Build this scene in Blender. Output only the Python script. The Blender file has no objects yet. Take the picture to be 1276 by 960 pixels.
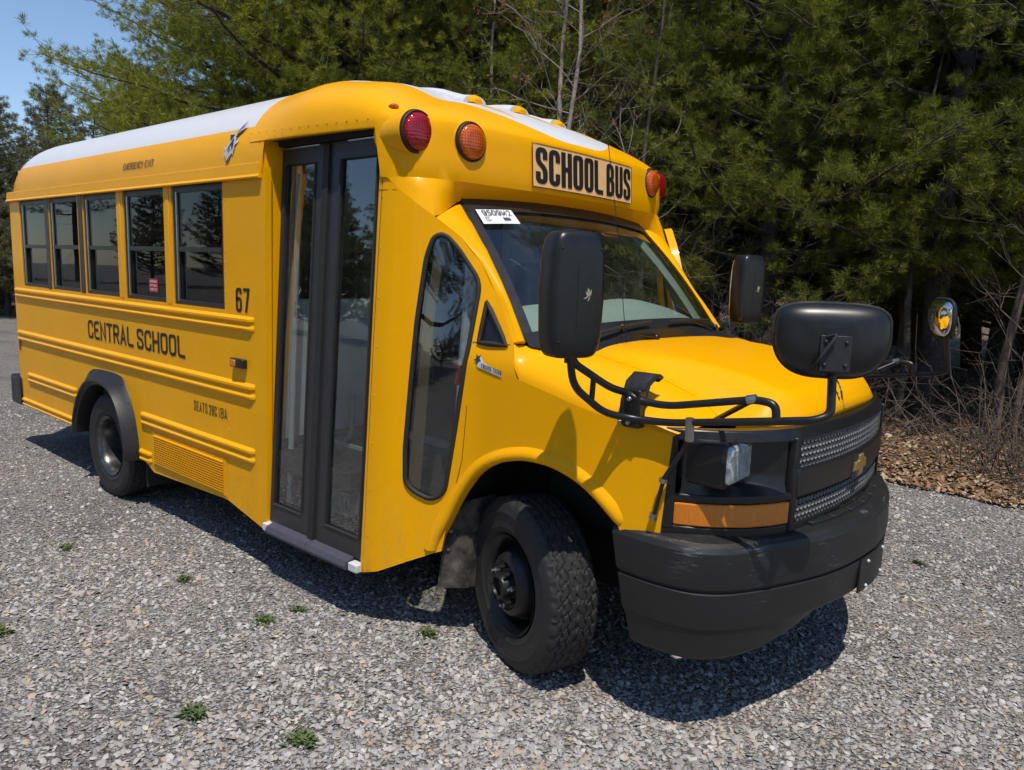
import bpy, bmesh, math, random
import numpy as np
from mathutils import Vector, Matrix
from mathutils.geometry import delaunay_2d_cdt

SC = bpy.context.scene
COL = SC.collection
PI = math.pi
random.seed(7)

# ------------------------------------------------------------------ camera, sky, sun, exposure
def cam_setup():
    yaw, pit, rol, f = 2.270893832, -0.1519213810, 0.0381117942, 917.8225
    fw = Vector((math.cos(pit)*math.cos(yaw), math.cos(pit)*math.sin(yaw), math.sin(pit)))
    r = fw.cross(Vector((0, 0, 1))).normalized(); u = r.cross(fw)
    R = math.cos(rol)*r + math.sin(rol)*u; U = -math.sin(rol)*r + math.cos(rol)*u
    cd = bpy.data.cameras.new('camera'); co = bpy.data.objects.new('camera', cd); COL.objects.link(co)
    cd.sensor_width = 36; cd.lens = f/1276*36; cd.clip_start = .05; cd.clip_end = 2000
    M = Matrix((R, U, -fw)).transposed().to_4x4(); M.translation = Vector((1.82916, -3.25129, 1.68471))
    co.matrix_world = M; SC.camera = co
cam_setup()
SUN = Vector((.30, -.28, 1)).normalized()
wd = bpy.data.worlds.new('World'); SC.world = wd; wd.use_nodes = True
nt = wd.node_tree; sky = nt.nodes.new('ShaderNodeTexSky'); sky.sky_type = 'NISHITA'; sky.sun_disc = False
sky.sun_elevation = math.asin(SUN.z); sky.sun_rotation = math.atan2(SUN.x, SUN.y)
sky.air_density = 1.0; sky.dust_density = .15; sky.ozone_density = 4.0
bg = nt.nodes['Background']; bg.inputs[1].default_value = .135
nt.links.new(sky.outputs[0], bg.inputs[0])
sl = bpy.data.lights.new('sun', 'SUN'); sl.energy = 4.2; sl.angle = math.radians(.55); sl.color = (1, .93, .82)
so = bpy.data.objects.new('sun', sl); COL.objects.link(so); so.rotation_euler = SUN.to_track_quat('Z', 'Y').to_euler()
SC.view_settings.view_transform = 'Standard'; SC.view_settings.look = 'None'; SC.view_settings.gamma = 1
SC.view_settings.exposure = .14
SC.cycles.use_adaptive_sampling = True; SC.cycles.adaptive_threshold = .03; SC.cycles.use_denoising = True
SC.cycles.max_bounces = 6; SC.cycles.diffuse_bounces = 4; SC.cycles.glossy_bounces = 3; SC.cycles.transparent_max_bounces = 10

# ------------------------------------------------------------------ materials
def nodes(name):
    m = bpy.data.materials.new(name); m.use_nodes = True
    t = m.node_tree; return m, t, t.nodes['Principled BSDF']
def N(t, ty, **k):
    n = t.nodes.new(ty)
    for a, b in k.items(): setattr(n, a, b)
    return n
def noise(t, scale, detail=4, rough=.5, coord='Object', vec=None):
    n = N(t, 'ShaderNodeTexNoise'); n.inputs['Scale'].default_value = scale; n.inputs['Detail'].default_value = detail
    n.inputs['Roughness'].default_value = rough
    if vec is None:
        c = N(t, 'ShaderNodeTexCoord'); vec = c.outputs[coord]
    t.links.new(vec, n.inputs['Vector']); return n
def ramp(t, src, stops):
    r = N(t, 'ShaderNodeValToRGB'); e = r.color_ramp.elements
    while len(e) < len(stops): e.new(.5)
    for i, (p, c) in enumerate(stops):
        e[i].position = p; e[i].color = (*c, 1) if len(c) == 3 else c
    t.links.new(src, r.inputs[0]); return r
def bump(t, b, src, strength, dist):
    n = N(t, 'ShaderNodeBump'); n.inputs['Strength'].default_value = strength; n.inputs['Distance'].default_value = dist
    t.links.new(src, n.inputs['Height']); t.links.new(n.outputs[0], b.inputs['Normal']); return n
def plain(name, col, rough=.5, metal=0, spec=.5, var=.12, nscale=14, bmp=0, coat=0):
    m, t, b = nodes(name)
    n = noise(t, nscale, 5, .6)
    lo = tuple(c*(1-var) for c in col); hi = tuple(min(1, c*(1+var)) for c in col)
    r = ramp(t, n.outputs[0], [(.3, lo), (.7, hi)]); t.links.new(r.outputs[0], b.inputs['Base Color'])
    rr = N(t, 'ShaderNodeMapRange'); rr.inputs['To Min'].default_value = max(0, rough-.07); rr.inputs['To Max'].default_value = min(1, rough+.07)
    t.links.new(n.outputs[0], rr.inputs[0]); t.links.new(rr.outputs[0], b.inputs['Roughness'])
    b.inputs['Metallic'].default_value = metal; b.inputs['Specular IOR Level'].default_value = spec
    b.inputs['Coat Weight'].default_value = coat; b.inputs['Coat Roughness'].default_value = .05
    if bmp: bump(t, b, n.outputs[0], .5, bmp)
    return m
YEL = (.82, .378, .0)
def yellow_paint(name, white_mask=None):
    m, t, b = nodes(name)
    c = N(t, 'ShaderNodeTexCoord')
    n = noise(t, 2.2, 6, .6, vec=c.outputs['Object'])
    base = ramp(t, n.outputs[0], [(.3, tuple(x*.93 for x in YEL)), (.7, YEL)])
    # road dust that gathers low on the panels (dirt of its own, broken up by noise)
    sp = N(t, 'ShaderNodeSeparateXYZ'); t.links.new(c.outputs['Object'], sp.inputs[0])
    mr = N(t, 'ShaderNodeMapRange'); mr.inputs['From Min'].default_value = .95; mr.inputs['From Max'].default_value = .25
    t.links.new(sp.outputs[2], mr.inputs[0])
    mp_ = N(t, 'ShaderNodeMapping'); mp_.inputs['Scale'].default_value = (1, 1, .28); t.links.new(c.outputs['Object'], mp_.inputs[0]); n2 = noise(t, 13, 9, .72, vec=mp_.outputs[0])
    r2 = ramp(t, n2.outputs[0], [(.42, (0, 0, 0)), (.75, (1, 1, 1))])
    mu = N(t, 'ShaderNodeMath', operation='MULTIPLY'); t.links.new(mr.outputs[0], mu.inputs[0]); t.links.new(r2.outputs[0], mu.inputs[1])
    mu2 = N(t, 'ShaderNodeMath', operation='MULTIPLY'); t.links.new(mu.outputs[0], mu2.inputs[0]); mu2.inputs[1].default_value = .45
    mx = N(t, 'ShaderNodeMixRGB'); t.links.new(mu2.outputs[0], mx.inputs[0]); t.links.new(base.outputs[0], mx.inputs[1]); mx.inputs[2].default_value = (.42, .25, .06, 1)
    last = mx.outputs[0]
    if white_mask:
        w = white_mask(t, sp)
        m3 = N(t, 'ShaderNodeMixRGB'); t.links.new(w, m3.inputs[0]); t.links.new(last, m3.inputs[1]); m3.inputs[2].default_value = (.60, .61, .635, 1)
        last = m3.outputs[0]
    t.links.new(last, b.inputs['Base Color'])
    rr = N(t, 'ShaderNodeMapRange'); rr.inputs['To Min'].default_value = .22; rr.inputs['To Max'].default_value = .42
    t.links.new(n2.outputs[0], rr.inputs[0]); t.links.new(rr.outputs[0], b.inputs['Roughness'])
    b.inputs['Coat Weight'].default_value = .10; b.inputs['Coat Roughness'].default_value = .06
    b.inputs['Specular IOR Level'].default_value = .12
    n3 = noise(t, 1.6, 2, .5, vec=c.outputs['Object']); bump(t, b, n3.outputs[0], .18, .02)
    return m
def M_(t, op, a, bb):
    n = N(t, 'ShaderNodeMath', operation=op)
    for i, v in enumerate((a, bb)):
        if isinstance(v, (int, float)): n.inputs[i].default_value = v
        else: t.links.new(v, n.inputs[i])
    return n.outputs[0]
def roof_mask(t, sp):      # white where the curved roof rises above the painted band
    a = M_(t, 'GREATER_THAN', sp.outputs[2], 2.372)
    b_ = M_(t, 'GREATER_THAN', sp.outputs[0], -5.36)
    return M_(t, 'MULTIPLY', a, b_)
def cap_mask(t, sp):       # white top of the front cap inside a curved yellow border
    ay = M_(t, 'ABSOLUTE', sp.outputs[1], 0)
    e = M_(t, 'POWER', M_(t, 'DIVIDE', ay, .93), 2.6)
    lim = M_(t, 'MULTIPLY', e, -.95)
    lim = M_(t, 'ADD', lim, -.495)
    a = M_(t, 'LESS_THAN', sp.outputs[0], lim)
    b_ = M_(t, 'LESS_THAN', ay, .86)
    z = M_(t, 'GREATER_THAN', sp.outputs[2], 2.345)
    x = M_(t, 'GREATER_THAN', M_(t, 'SUBTRACT', sp.outputs[0], 0), -5)
    return M_(t, 'MULTIPLY', M_(t, 'MULTIPLY', a, b_), M_(t, 'MULTIPLY', z, x))
def glass(name, tint=(.10, .12, .12), refl=1.5, dust=1.0, rough=.0):
    m = bpy.data.materials.new(name); m.use_nodes = True; t = m.node_tree
    t.nodes.remove(t.nodes['Principled BSDF']); out = t.nodes['Material Output']
    tr = N(t, 'ShaderNodeBsdfTransparent'); tr.inputs[0].default_value = (*tint, 1)
    gl = N(t, 'ShaderNodeBsdfGlossy'); gl.inputs['Roughness'].default_value = rough; gl.inputs[0].default_value = (.9, .95, 1, 1)
    fr = N(t, 'ShaderNodeFresnel'); fr.inputs[0].default_value = 1.55
    gm = N(t, 'ShaderNodeNewGeometry'); fr2 = M_(t, 'MULTIPLY', fr.outputs[0], M_(t, 'SUBTRACT', 1.0, gm.outputs['Backfacing']))
    ad = M_(t, 'MULTIPLY', fr2, refl)
    mx = N(t, 'ShaderNodeMixShader'); t.links.new(ad, mx.inputs[0]); t.links.new(tr.outputs[0], mx.inputs[1]); t.links.new(gl.outputs[0], mx.inputs[2])
    # thin film of dust
    n = noise(t, 3, 8, .7)
    df = N(t, 'ShaderNodeBsdfDiffuse'); df.inputs[0].default_value = (.45, .45, .42, 1)
    r = ramp(t, n.outputs[0], [(.45, (.008*dust,)*3), (.8, (.07*dust,)*3)])
    m2 = N(t, 'ShaderNodeMixShader'); t.links.new(r.outputs[0], m2.inputs[0]); t.links.new(mx.outputs[0], m2.inputs[1]); t.links.new(df.outputs[0], m2.inputs[2])
    t.links.new(m2.outputs[0], out.inputs[0]); return m
def lens(name, col, scale, rough=.12):
    m, t, b = nodes(name)
    c = N(t, 'ShaderNodeTexCoord'); v = N(t, 'ShaderNodeTexVoronoi'); v.feature = 'F1'; v.inputs['Scale'].default_value = scale; v.inputs['Randomness'].default_value = .0
    t.links.new(c.outputs['Object'], v.inputs['Vector'])
    r = ramp(t, v.outputs[0], [(.15, tuple(x*1.0 for x in col)), (.75, tuple(x*.35 for x in col))])
    t.links.new(r.outputs[0], b.inputs['Base Color']); b.inputs['Roughness'].default_value = rough
    b.inputs['Transmission Weight'].default_value = 0; b.inputs['Coat Weight'].default_value = .4; b.inputs['Coat Roughness'].default_value = .03
    bump(t, b, v.outputs[0], .5, .006); return m
MT = {}
MT['yellow'] = yellow_paint('school_bus_yellow_paint')
MT['roof'] = yellow_paint('roof_paint', roof_mask)
MT['cap'] = yellow_paint('front_cap_paint', cap_mask)
MT['white'] = plain('white_paint', (.58, .59, .61), .4, var=.05)
MT['black'] = plain('black_plastic', (.008, .008, .0085), .36, var=.3, nscale=30)
MT['blackm'] = plain('black_textured_plastic', (.011, .011, .012), .5, var=.3, nscale=60, bmp=.001)
MT['frame'] = plain('black_window_frame', (.013, .013, .014), .4, var=.2)
MT['doorfr'] = plain('charcoal_door_frame', (.024, .023, .026), .42, var=.15)
MT['rubber'] = plain('rubber', (.013, .013, .0135), .7, var=.3, nscale=25, bmp=.002)
MT['steel'] = plain('dull_steel', (.35, .34, .32), .38, metal=1, var=.2, nscale=30)
MT['chrome'] = plain('silver_edge', (.55, .55, .56), .3, metal=1, var=.05)
MT['rimblk'] = plain('black_wheel_steel', (.012, .012, .013), .42, var=.4, nscale=12, metal=.2)
MT['rimgrey'] = plain('worn_wheel_steel', (.10, .10, .10), .3, var=.6, nscale=14, metal=.8)
MT['dark'] = plain('dark_underside', (.012, .011, .01), .85, var=.4)
MT['int'] = plain('grey_interior', (.58, .60, .59), .7, var=.1)
MT['floor'] = plain('black_rubber_floor', (.03, .03, .03), .8)
MT['seat'] = plain('dark_vinyl_seat', (.03, .018, .014), .45, var=.15)
MT['dash'] = plain('grey_dashboard', (.25, .285, .27), .65, var=.06)
MT['glass'] = glass('tinted_window_glass', (.34, .36, .36), .65, .6)
MT['doorglass'] = glass('door_glass', (.80, .83, .82), 2.3, .5)
MT['wsglass'] = glass('windshield_glass', (.90, .95, .92), 1.5, .35)
MT['mirror'] = plain('mirror_glass', (.85, .86, .88), .02, metal=1, var=.01)
MT['red'] = lens('red_lamp_lens', (.42, .004, .01), 75)
MT['amber'] = lens('amber_lamp_lens', (.75, .13, .004), 75)
MT['amberflat'] = lens('amber_turn_lens', (1.0, .30, .008), 330, .2)
MT['clear'] = plain('clear_headlamp_lens', (.55, .60, .62), .10, var=.45, nscale=34, metal=.45, coat=1)
MT['ink'] = plain('black_lettering', (.008, .008, .008), .5, var=.1)
MT['signbg'] = plain('reflective_peach_sign', (.78, .47, .20), .5, var=.04)
MT['paper'] = plain('white_paper', (.78, .80, .82), .7, var=.03)
MT['redsign'] = plain('red_sticker', (.35, .01, .02), .5, var=.05)
MT['silverpanel'] = plain('pale_barrier', (.72, .75, .75), .6, var=.08, nscale=5)
MT['stepmat'] = plain('grey_step_mat', (.10, .105, .105), .7)
MT['seam'] = plain('seam_shadow', (.10, .05, .004), .8)
MT['gold'] = plain('gold_emblem', (.28, .18, .04), .35, metal=.3, var=.12)
MT['navy'] = plain('navy_decal', (.02, .03, .07), .4, var=.1)
MT['silver'] = plain('silver_decal', (.5, .52, .56), .4, var=.1)
MT['stepblack'] = plain('violet_black_step_trim', (.055, .052, .075), .55, var=.15, nscale=60)

# bumper: black plastic with pale scuffs
def scuffed(name):
    m, t, b = nodes(name)
    c = N(t, 'ShaderNodeTexCoord')
    mp = N(t, 'ShaderNodeMapping'); mp.inputs['Scale'].default_value = (14, 14, 110); t.links.new(c.outputs['Object'], mp.inputs[0])
    n = noise(t, 1, 6, .7, vec=mp.outputs[0]); big = noise(t, 3.2, 3, .5, vec=c.outputs['Object'])
    mu = M_(t, 'MULTIPLY', n.outputs[0], big.outputs[0])
    r = ramp(t, mu, [(.28, (.009, .009, .0095)), (.37, (.016, .016, .017)), (.44, (.12, .12, .12))])
    t.links.new(r.outputs[0], b.inputs['Base Color']); b.inputs['Roughness'].default_value = .52
    n2 = noise(t, 260, 2, .5, vec=c.outputs['Object']); bump(t, b, n2.outputs[0], .25, .002); return m
MT['bumper'] = scuffed('scuffed_black_bumper_plastic')
def mud(name):
    m, t, b = nodes(name); n = noise(t, 9, 8, .65)
    r = ramp(t, n.outputs[0], [(.42, (.012, .011, .01)), (.62, (.10, .085, .07)), (.75, (.28, .25, .2))])
    t.links.new(r.outputs[0], b.inputs['Base Color']); b.inputs['Roughness'].default_value = .85; return m
MT['mud'] = mud('muddy_rubber_flap')

# ------------------------------------------------------------------ mesh helpers
def link(name, me, mat, parent=None, smooth=35):
    if mat is not None:
        for m in (mat if isinstance(mat, (list, tuple)) else [mat]): me.materials.append(m)
    if smooth:
        me.polygons.foreach_set('use_smooth', [True]*len(me.polygons)); me.set_sharp_from_angle(angle=math.radians(smooth))
    o = bpy.data.objects.new(name, me); COL.objects.link(o)
    if parent: o.parent = parent
    return o
def obj(name, bm, mat, parent=None, smooth=35, bev=0, mirror_y=False):
    if mirror_y:
        for v in bm.verts: v.co.y = -v.co.y
        bmesh.ops.reverse_faces(bm, faces=bm.faces[:])
    me = bpy.data.meshes.new(name); bm.to_mesh(me); bm.free()
    o = link(name, me, mat, parent, smooth)
    if bev:
        b = o.modifiers.new('bevel', 'BEVEL'); b.width = bev; b.segments = 2; b.limit_method = 'ANGLE'; b.angle_limit = math.radians(40)
    return o
def empty(name, loc=(0, 0, 0)):
    o = bpy.data.objects.new(name, None); COL.objects.link(o); o.location = loc; o.empty_display_size = .2; return o
def tag(o, label=None, cat=None, group=None, kind=None):
    if label: o['label'] = label
    if cat: o['category'] = cat
    if group: o['group'] = group
    if kind: o['kind'] = kind
    return o
def copy_tree(o, parent=None):
    c = o.copy(); COL.objects.link(c); c.parent = parent
    for ch in list(o.children): copy_tree(ch, c)
    return c
def quad(bm, pts):
    return bm.faces.new([bm.verts.new(p) for p in pts])
def box(bm, x0, x1, y0, y1, z0, z1, mat=None):
    v = [bm.verts.new((x, y, z)) for x in (x0, x1) for y in (y0, y1) for z in (z0, z1)]
    if mat is not None:
        for q in v: q.co = mat @ q.co
    for f in ((0, 1, 3, 2), (4, 6, 7, 5), (0, 4, 5, 1), (2, 3, 7, 6), (0, 2, 6, 4), (1, 5, 7, 3)):
        bm.faces.new([v[i] for i in f])
def fillet_path(pts, r, n=5):
    P = [Vector(p) for p in pts]; out = [P[0]]
    for i in range(1, len(P)-1):
        a = (P[i-1]-P[i]); b = (P[i+1]-P[i]); rr = min(r, a.length*.45, b.length*.45)
        A = P[i]+a.normalized()*rr; B = P[i]+b.normalized()*rr
        for k in range(n+1):
            t = k/n; out.append((1-t)**2*A + 2*t*(1-t)*P[i] + t*t*B)
    out.append(P[-1]); return out
def tube(bm, pts, r, seg=10, r1=None, cap=True):
    P = [Vector(p) for p in pts]; rings = []; up = Vector((0, 0, 1)); n = len(P)
    prev = None
    for i, p in enumerate(P):
        d = (P[min(i+1, n-1)]-P[max(i-1, 0)]).normalized()
        if prev is None:
            a = up.cross(d)
            if a.length < .1: a = Vector((1, 0, 0)).cross(d)
        else: a = prev - d*prev.dot(d)
        a.normalize(); prev = a; b = d.cross(a)
        rr = r if r1 is None else r+(r1-r)*i/(n-1)
        rings.append([bm.verts.new(p+(a*math.cos(2*PI*k/seg)+b*math.sin(2*PI*k/seg))*rr) for k in range(seg)])
    for A, B in zip(rings, rings[1:]):
        for k in range(seg): bm.faces.new((A[k], A[(k+1) % seg], B[(k+1) % seg], B[k]))
    if cap:
        bm.faces.new(rings[0][::-1]); bm.faces.new(rings[-1])
def lathe(bm, prof, M=Matrix(), seg=48, close=False):
    # prof: (r, h) about local Z
    rings = []
    for r, h in prof:
        rings.append([bm.verts.new(M @ Vector((r*math.cos(2*PI*k/seg), r*math.sin(2*PI*k/seg), h))) for k in range(seg)] if r > 1e-5 else [bm.verts.new(M @ Vector((0, 0, h)))])
    for A, B in zip(rings, rings[1:]):
        for k in range(seg):
            a = [A[k % len(A)], A[(k+1) % len(A)]] if len(A) > 1 else [A[0]]
            b = [B[(k+1) % len(B)], B[k % len(B)]] if len(B) > 1 else [B[0]]
            if len(a)+len(b) >= 3: bm.faces.new(a+b)
    bmesh.ops.recalc_face_normals(bm, faces=bm.faces[:])
def grid(bm, rows, closed=False):
    R = [[bm.verts.new(p) for p in row] for row in rows]
    for A, B in zip(R, R[1:]):
        n = len(A)
        for k in range(n if closed else n-1):
            bm.faces.new((A[k], A[(k+1) % n], B[(k+1) % n], B[k]))
    return R
def inside(p, poly):
    x, y = p; c = False; j = len(poly)-1
    for i in range(len(poly)):
        xi, yi = poly[i]; xj, yj = poly[j]
        if (yi > y) != (yj > y) and x < (xj-xi)*(y-yi)/(yj-yi)+xi: c = not c
        j = i
    return c
def densify(poly, sp):
    out = []
    for a, b in zip(poly, poly[1:]+poly[:1]):
        d = math.hypot(b[0]-a[0], b[1]-a[1]); n = max(1, int(d/sp+.5))
        for k in range(n): out.append((a[0]+(b[0]-a[0])*k/n, a[1]+(b[1]-a[1])*k/n))
    return out
def rounded(pts, r, n=4):
    m = len(pts); out = []
    for i in range(m):
        P = Vector(pts[i]); a = Vector(pts[i-1])-P; b = Vector(pts[(i+1) % m])-P
        rr = min(r, a.length*.45, b.length*.45); A = P+a.normalized()*rr; B = P+b.normalized()*rr
        for k in range(n+1):
            t = k/n; q = (1-t)**2*A+2*t*(1-t)*P+t*t*B; out.append((q.x, q.y))
    return out
def rect(x0, x1, y0, y1): return [(x0, y0), (x1, y0), (x1, y1), (x0, y1)]
def sheet(bm, outer, holes, F, sp, ref, thick=0):
    """curved sheet over a (u,v) polygon with holes; F maps (u,v)->xyz; ref = outward direction"""
    loops = [densify(outer, sp)]+[densify(h, sp) for h in holes]
    V = []; E = []
    for L in loops:
        s = len(V); V += [Vector(p) for p in L]; E += [(s+i, s+(i+1) % len(L)) for i in range(len(L))]
    us = [p[0] for p in outer]; vs = [p[1] for p in outer]
    nu = int((max(us)-min(us))/sp); nv = int((max(vs)-min(vs))/sp)
    if nu*nv < 40000:
        for i in range(1, nu+1):
            for j in range(1, nv+1):
                p = (min(us)+(i-.5+.01*(j % 2))*sp, min(vs)+(j-.5)*sp)
                if inside(p, outer) and not any(inside(p, h) for h in holes): V.append(Vector(p))
    vv, ee, ff, *_ = delaunay_2d_cdt(V, E, [], 0, 1e-5)
    B = [bm.verts.new(F(v.x, v.y)) for v in vv]; faces = []
    for f in ff:
        cx = sum(vv[i].x for i in f)/len(f); cy = sum(vv[i].y for i in f)/len(f)
        if inside((cx, cy), loops[0]) and not any(inside((cx, cy), h) for h in loops[1:]):
            try: faces.append(bm.faces.new([B[i] for i in f]))
            except ValueError: pass
    bm.normal_update()
    s = sum((f.normal for f in faces), Vector())
    if s.dot(Vector(ref)) < 0:
        for f in faces: f.normal_flip()
    loose = [v for v in B if not v.link_faces]
    for v in loose: bm.verts.remove(v)
    if thick: thicken(bm, faces, thick)
    return faces
def thicken(bm, faces, t):
    bm.normal_update(); vs = {v for f in faces for v in f.verts}; nrm = {}
    fs = set(faces)
    for v in vs:
        n = Vector()
        for f in v.link_faces:
            if f in fs: n += f.normal*f.calc_area()
        nrm[v] = n.normalized()
    cp = {v: bm.verts.new(v.co-nrm[v]*t) for v in vs}
    bed = []
    for f in faces:
        for l in f.loops:
            if sum(1 for q in l.edge.link_faces if q in fs) == 1: bed.append((l.vert, l.link_loop_next.vert))
    for f in faces: bm.faces.new([cp[v] for v in reversed(f.verts[:])])
    for a, b in bed: bm.faces.new((b, a, cp[a], cp[b]))
def rivet(bm, p, n, r=.0055):
    n = Vector(n).normalized(); a = n.orthogonal().normalized(); b = n.cross(a); p = Vector(p)
    A = [bm.verts.new(p+(a*math.cos(k*PI/3)+b*math.sin(k*PI/3))*r) for k in range(6)]
    Bv = [bm.verts.new(p+n*r*.55+(a*math.cos(k*PI/3)+b*math.sin(k*PI/3))*r*.6) for k in range(6)]
    for k in range(6): bm.faces.new((A[k], A[(k+1) % 6], Bv[(k+1) % 6], Bv[k]))
    bm.faces.new(Bv)
def text_mesh(s, size=1, sx=1, bold=0, ext=.0015, bend=None, align='LEFT', spacing=1.0):
    cu = bpy.data.curves.new('lettering', 'FONT'); cu.body = s; cu.size = size; cu.offset = bold; cu.extrude = ext
    cu.align_x = align; cu.resolution_u = 3; cu.space_character = spacing
    o = bpy.data.objects.new('lettering', cu); COL.objects.link(o)
    dg = bpy.context.evaluated_depsgraph_get(); me = bpy.data.meshes.new_from_object(o.evaluated_get(dg))
    bpy.data.objects.remove(o); bpy.data.curves.remove(cu)
    bm = bmesh.new(); bm.from_mesh(me); bpy.data.meshes.remove(me)
    for v in bm.verts: v.co.x *= sx
    return bm
GL = {  # centre lines on a unit cell, x 0..1 (cell width) y 0..1
 'A': [[(0, 0), (.5, 1), (1, 0)], [(.19, .30), (.81, .30)]], 'B': [[(0, 0), (0, 1), (.62, 1), (.92, .9), (.92, .62), (.62, .52), (0, .52)], [(.62, .52), (1, .42), (1, .1), (.66, 0), (0, 0)]],
 'C': [[(1, .68), (1, 1), (0, 1), (0, 0), (1, 0), (1, .32)]], 'E': [[(1, 1), (0, 1), (0, 0), (1, 0)], [(0, .52), (.88, .52)]], 'G': [[(1, .70), (1, 1), (0, 1), (0, 0), (1, 0), (1, .46), (.55, .46)]],
 'H': [[(0, 0), (0, 1)], [(1, 0), (1, 1)], [(0, .52), (1, .52)]], 'I': [[(.5, 0), (.5, 1)]], 'L': [[(0, 1), (0, 0), (1, 0)]], 'M': [[(0, 0), (0, 1), (.5, .15), (1, 1), (1, 0)]],
 'N': [[(0, 0), (0, 1), (1, 0), (1, 1)]], 'O': [[(.5, 1), (0, 1), (0, 0), (1, 0), (1, 1), (.5, 1)]], 'P': [[(0, 0), (0, 1), (1, 1), (1, .45), (0, .45)]], 'R': [[(0, 0), (0, 1), (1, 1), (1, .5), (0, .5)], [(.5, .5), (1, 0)]],
 'S': [[(1, .70), (1, 1), (0, 1), (0, .60), (1, .42), (1, 0), (0, 0), (0, .30)]], 'T': [[(0, 1), (1, 1)], [(.5, 1), (.5, 0)]], 'U': [[(0, 1), (0, 0), (1, 0), (1, 1)]],
 'X': [[(0, 0), (1, 1)], [(0, 1), (1, 0)]], 'Y': [[(0, 1), (.5, .48), (1, 1)], [(.5, .48), (.5, 0)]], 'Z': [[(0, 1), (1, 1), (0, 0), (1, 0)]], 'Q': [[(.5, 1), (0, 1), (0, 0), (1, 0), (1, 1), (.5, 1)]],
 '0': [[(.5, 1), (0, 1), (0, 0), (1, 0), (1, 1), (.5, 1)]], '1': [[(.2, .8), (.6, 1), (.6, 0)]], '2': [[(0, .72), (0, 1), (1, 1), (1, .58), (0, 0), (1, 0)]], '5': [[(1, 1), (0, 1), (0, .55), (1, .55), (1, 0), (0, 0), (0, .2)]],
 '6': [[(1, .78), (1, 1), (0, 1), (0, 0), (1, 0), (1, .56), (0, .56)]], '7': [[(0, 1), (1, 1), (.38, 0)]], '8': [[(.5, 1), (0, 1), (0, .54), (1, .54), (1, 1), (.5, 1)], [(.5, .54), (0, .54), (0, 0), (1, 0), (1, .54), (.5, .54)]],
 '9': [[(0, .22), (0, 0), (1, 0), (1, 1), (0, 1), (0, .44), (1, .44)]]}
def fit_text(s, w, h, bold=0, ext=0, spacing=1.0, stroke=.15, gap=.16, hs=1.0):
    """block lettering drawn with a stroke, filling a w x h box from 0,0; stroke and gap in units of height"""
    bm = bmesh.new(); sv = stroke*h
    wt = {'I': .28, '1': .55, ' ': .55, 'M': 1.25}
    unit = (w-gap*h*(len(s)-1))/sum(wt.get(c, 1.0) for c in s); x = 0
    for c in s:
        cw = unit*wt.get(c, 1.0)
        if c in GL:
            iw, ih = cw-sv, h-sv*hs
            for pl in GL[c]:
                P = [Vector((x+sv/2+(px*iw if c != 'I' else iw/2), sv*hs/2+py*ih, 0)) for px, py in pl]
                if len(P) > 2 and c not in 'NMAXYZ7R1' : P = fillet_path(P, min(iw*.5, h*.30), 8)
                elif c == 'R' and len(P) > 2: P = fillet_path([P[0], P[1], P[2], P[3], P[4]], .0001, 1) if False else [P[0], P[1]]+fillet_path([P[1], P[2], P[3], P[4]], min(iw*.42, h*.16), 5)[1:]
                Q = [P[0]]
                for q in P[1:]:
                    if (q-Q[-1]).length > 1e-5: Q.append(q)
                P = Q; n = len(P); closed = (P[0]-P[-1]).length < 1e-4
                Lf, Rt = [], []
                for i in range(n):
                    if closed and i in (0, n-1): d0 = (P[-1]-P[-2]).normalized(); d1 = (P[1]-P[0]).normalized()
                    else: d0 = (P[i]-P[i-1]).normalized() if i else (P[1]-P[0]).normalized(); d1 = (P[i+1]-P[i]).normalized() if i < n-1 else d0
                    m = (d0+d1)
                    m = m.normalized() if m.length > 1e-3 else d0
                    nn = Vector((-m.y, m.x, 0)); k = min(2.6, 1/max(.3, nn.dot(Vector((-d0.y, d0.x, 0)))))
                    hx = sv/2*k; hy = sv*hs/2*k
                    e = Vector((0, 0, 0))
                    if not closed and i == 0 and pl[0][1] not in (0, 1) : pass
                    off = Vector((nn.x*hx, nn.y*hy, 0)); Lf.append(P[i]+off); Rt.append(P[i]-off)
                if not closed:   # run straight ends out to the cap height
                    for idx, nb in ((0, 1), (-1, -2)):
                        d = (P[idx]-P[nb]).normalized()
                        if abs(d.y) > .5 and (P[idx].y < sv*hs*.6 or P[idx].y > h-sv*hs*.6):
                            e = d*(sv*hs/2/abs(d.y)); Lf[idx] = Lf[idx]+e; Rt[idx] = Rt[idx]+e
                            for A_ in (Lf, Rt): A_[idx].y = min(h, max(0, A_[idx].y))
                        elif abs(d.x) > .9 and (P[idx].x < x+sv*.6 or P[idx].x > x+cw-sv*.6): e = d*(sv/2); Lf[idx] = Lf[idx]+e; Rt[idx] = Rt[idx]+e
                z = .00002*len(bm.verts)/100
                va = [bm.verts.new((p.x, p.y, z)) for p in Lf]; vb = [bm.verts.new((p.x, p.y, z)) for p in Rt]
                for i in range(n-1): bm.faces.new((vb[i], vb[i+1], va[i+1], va[i]))
        x += cw+gap*h
    return bm
def place(bm, M):
    for v in bm.verts: v.co = M @ v.co
    return bm
def side_M(x, z, y=-1.1765, shear=0):   # lettering on the right side: reads towards +X, faces -Y
    return Matrix(((1, 0, 0, x), (0, 0, -1, y), (0, 1, 0, z), (0, 0, 0, 1)))

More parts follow.
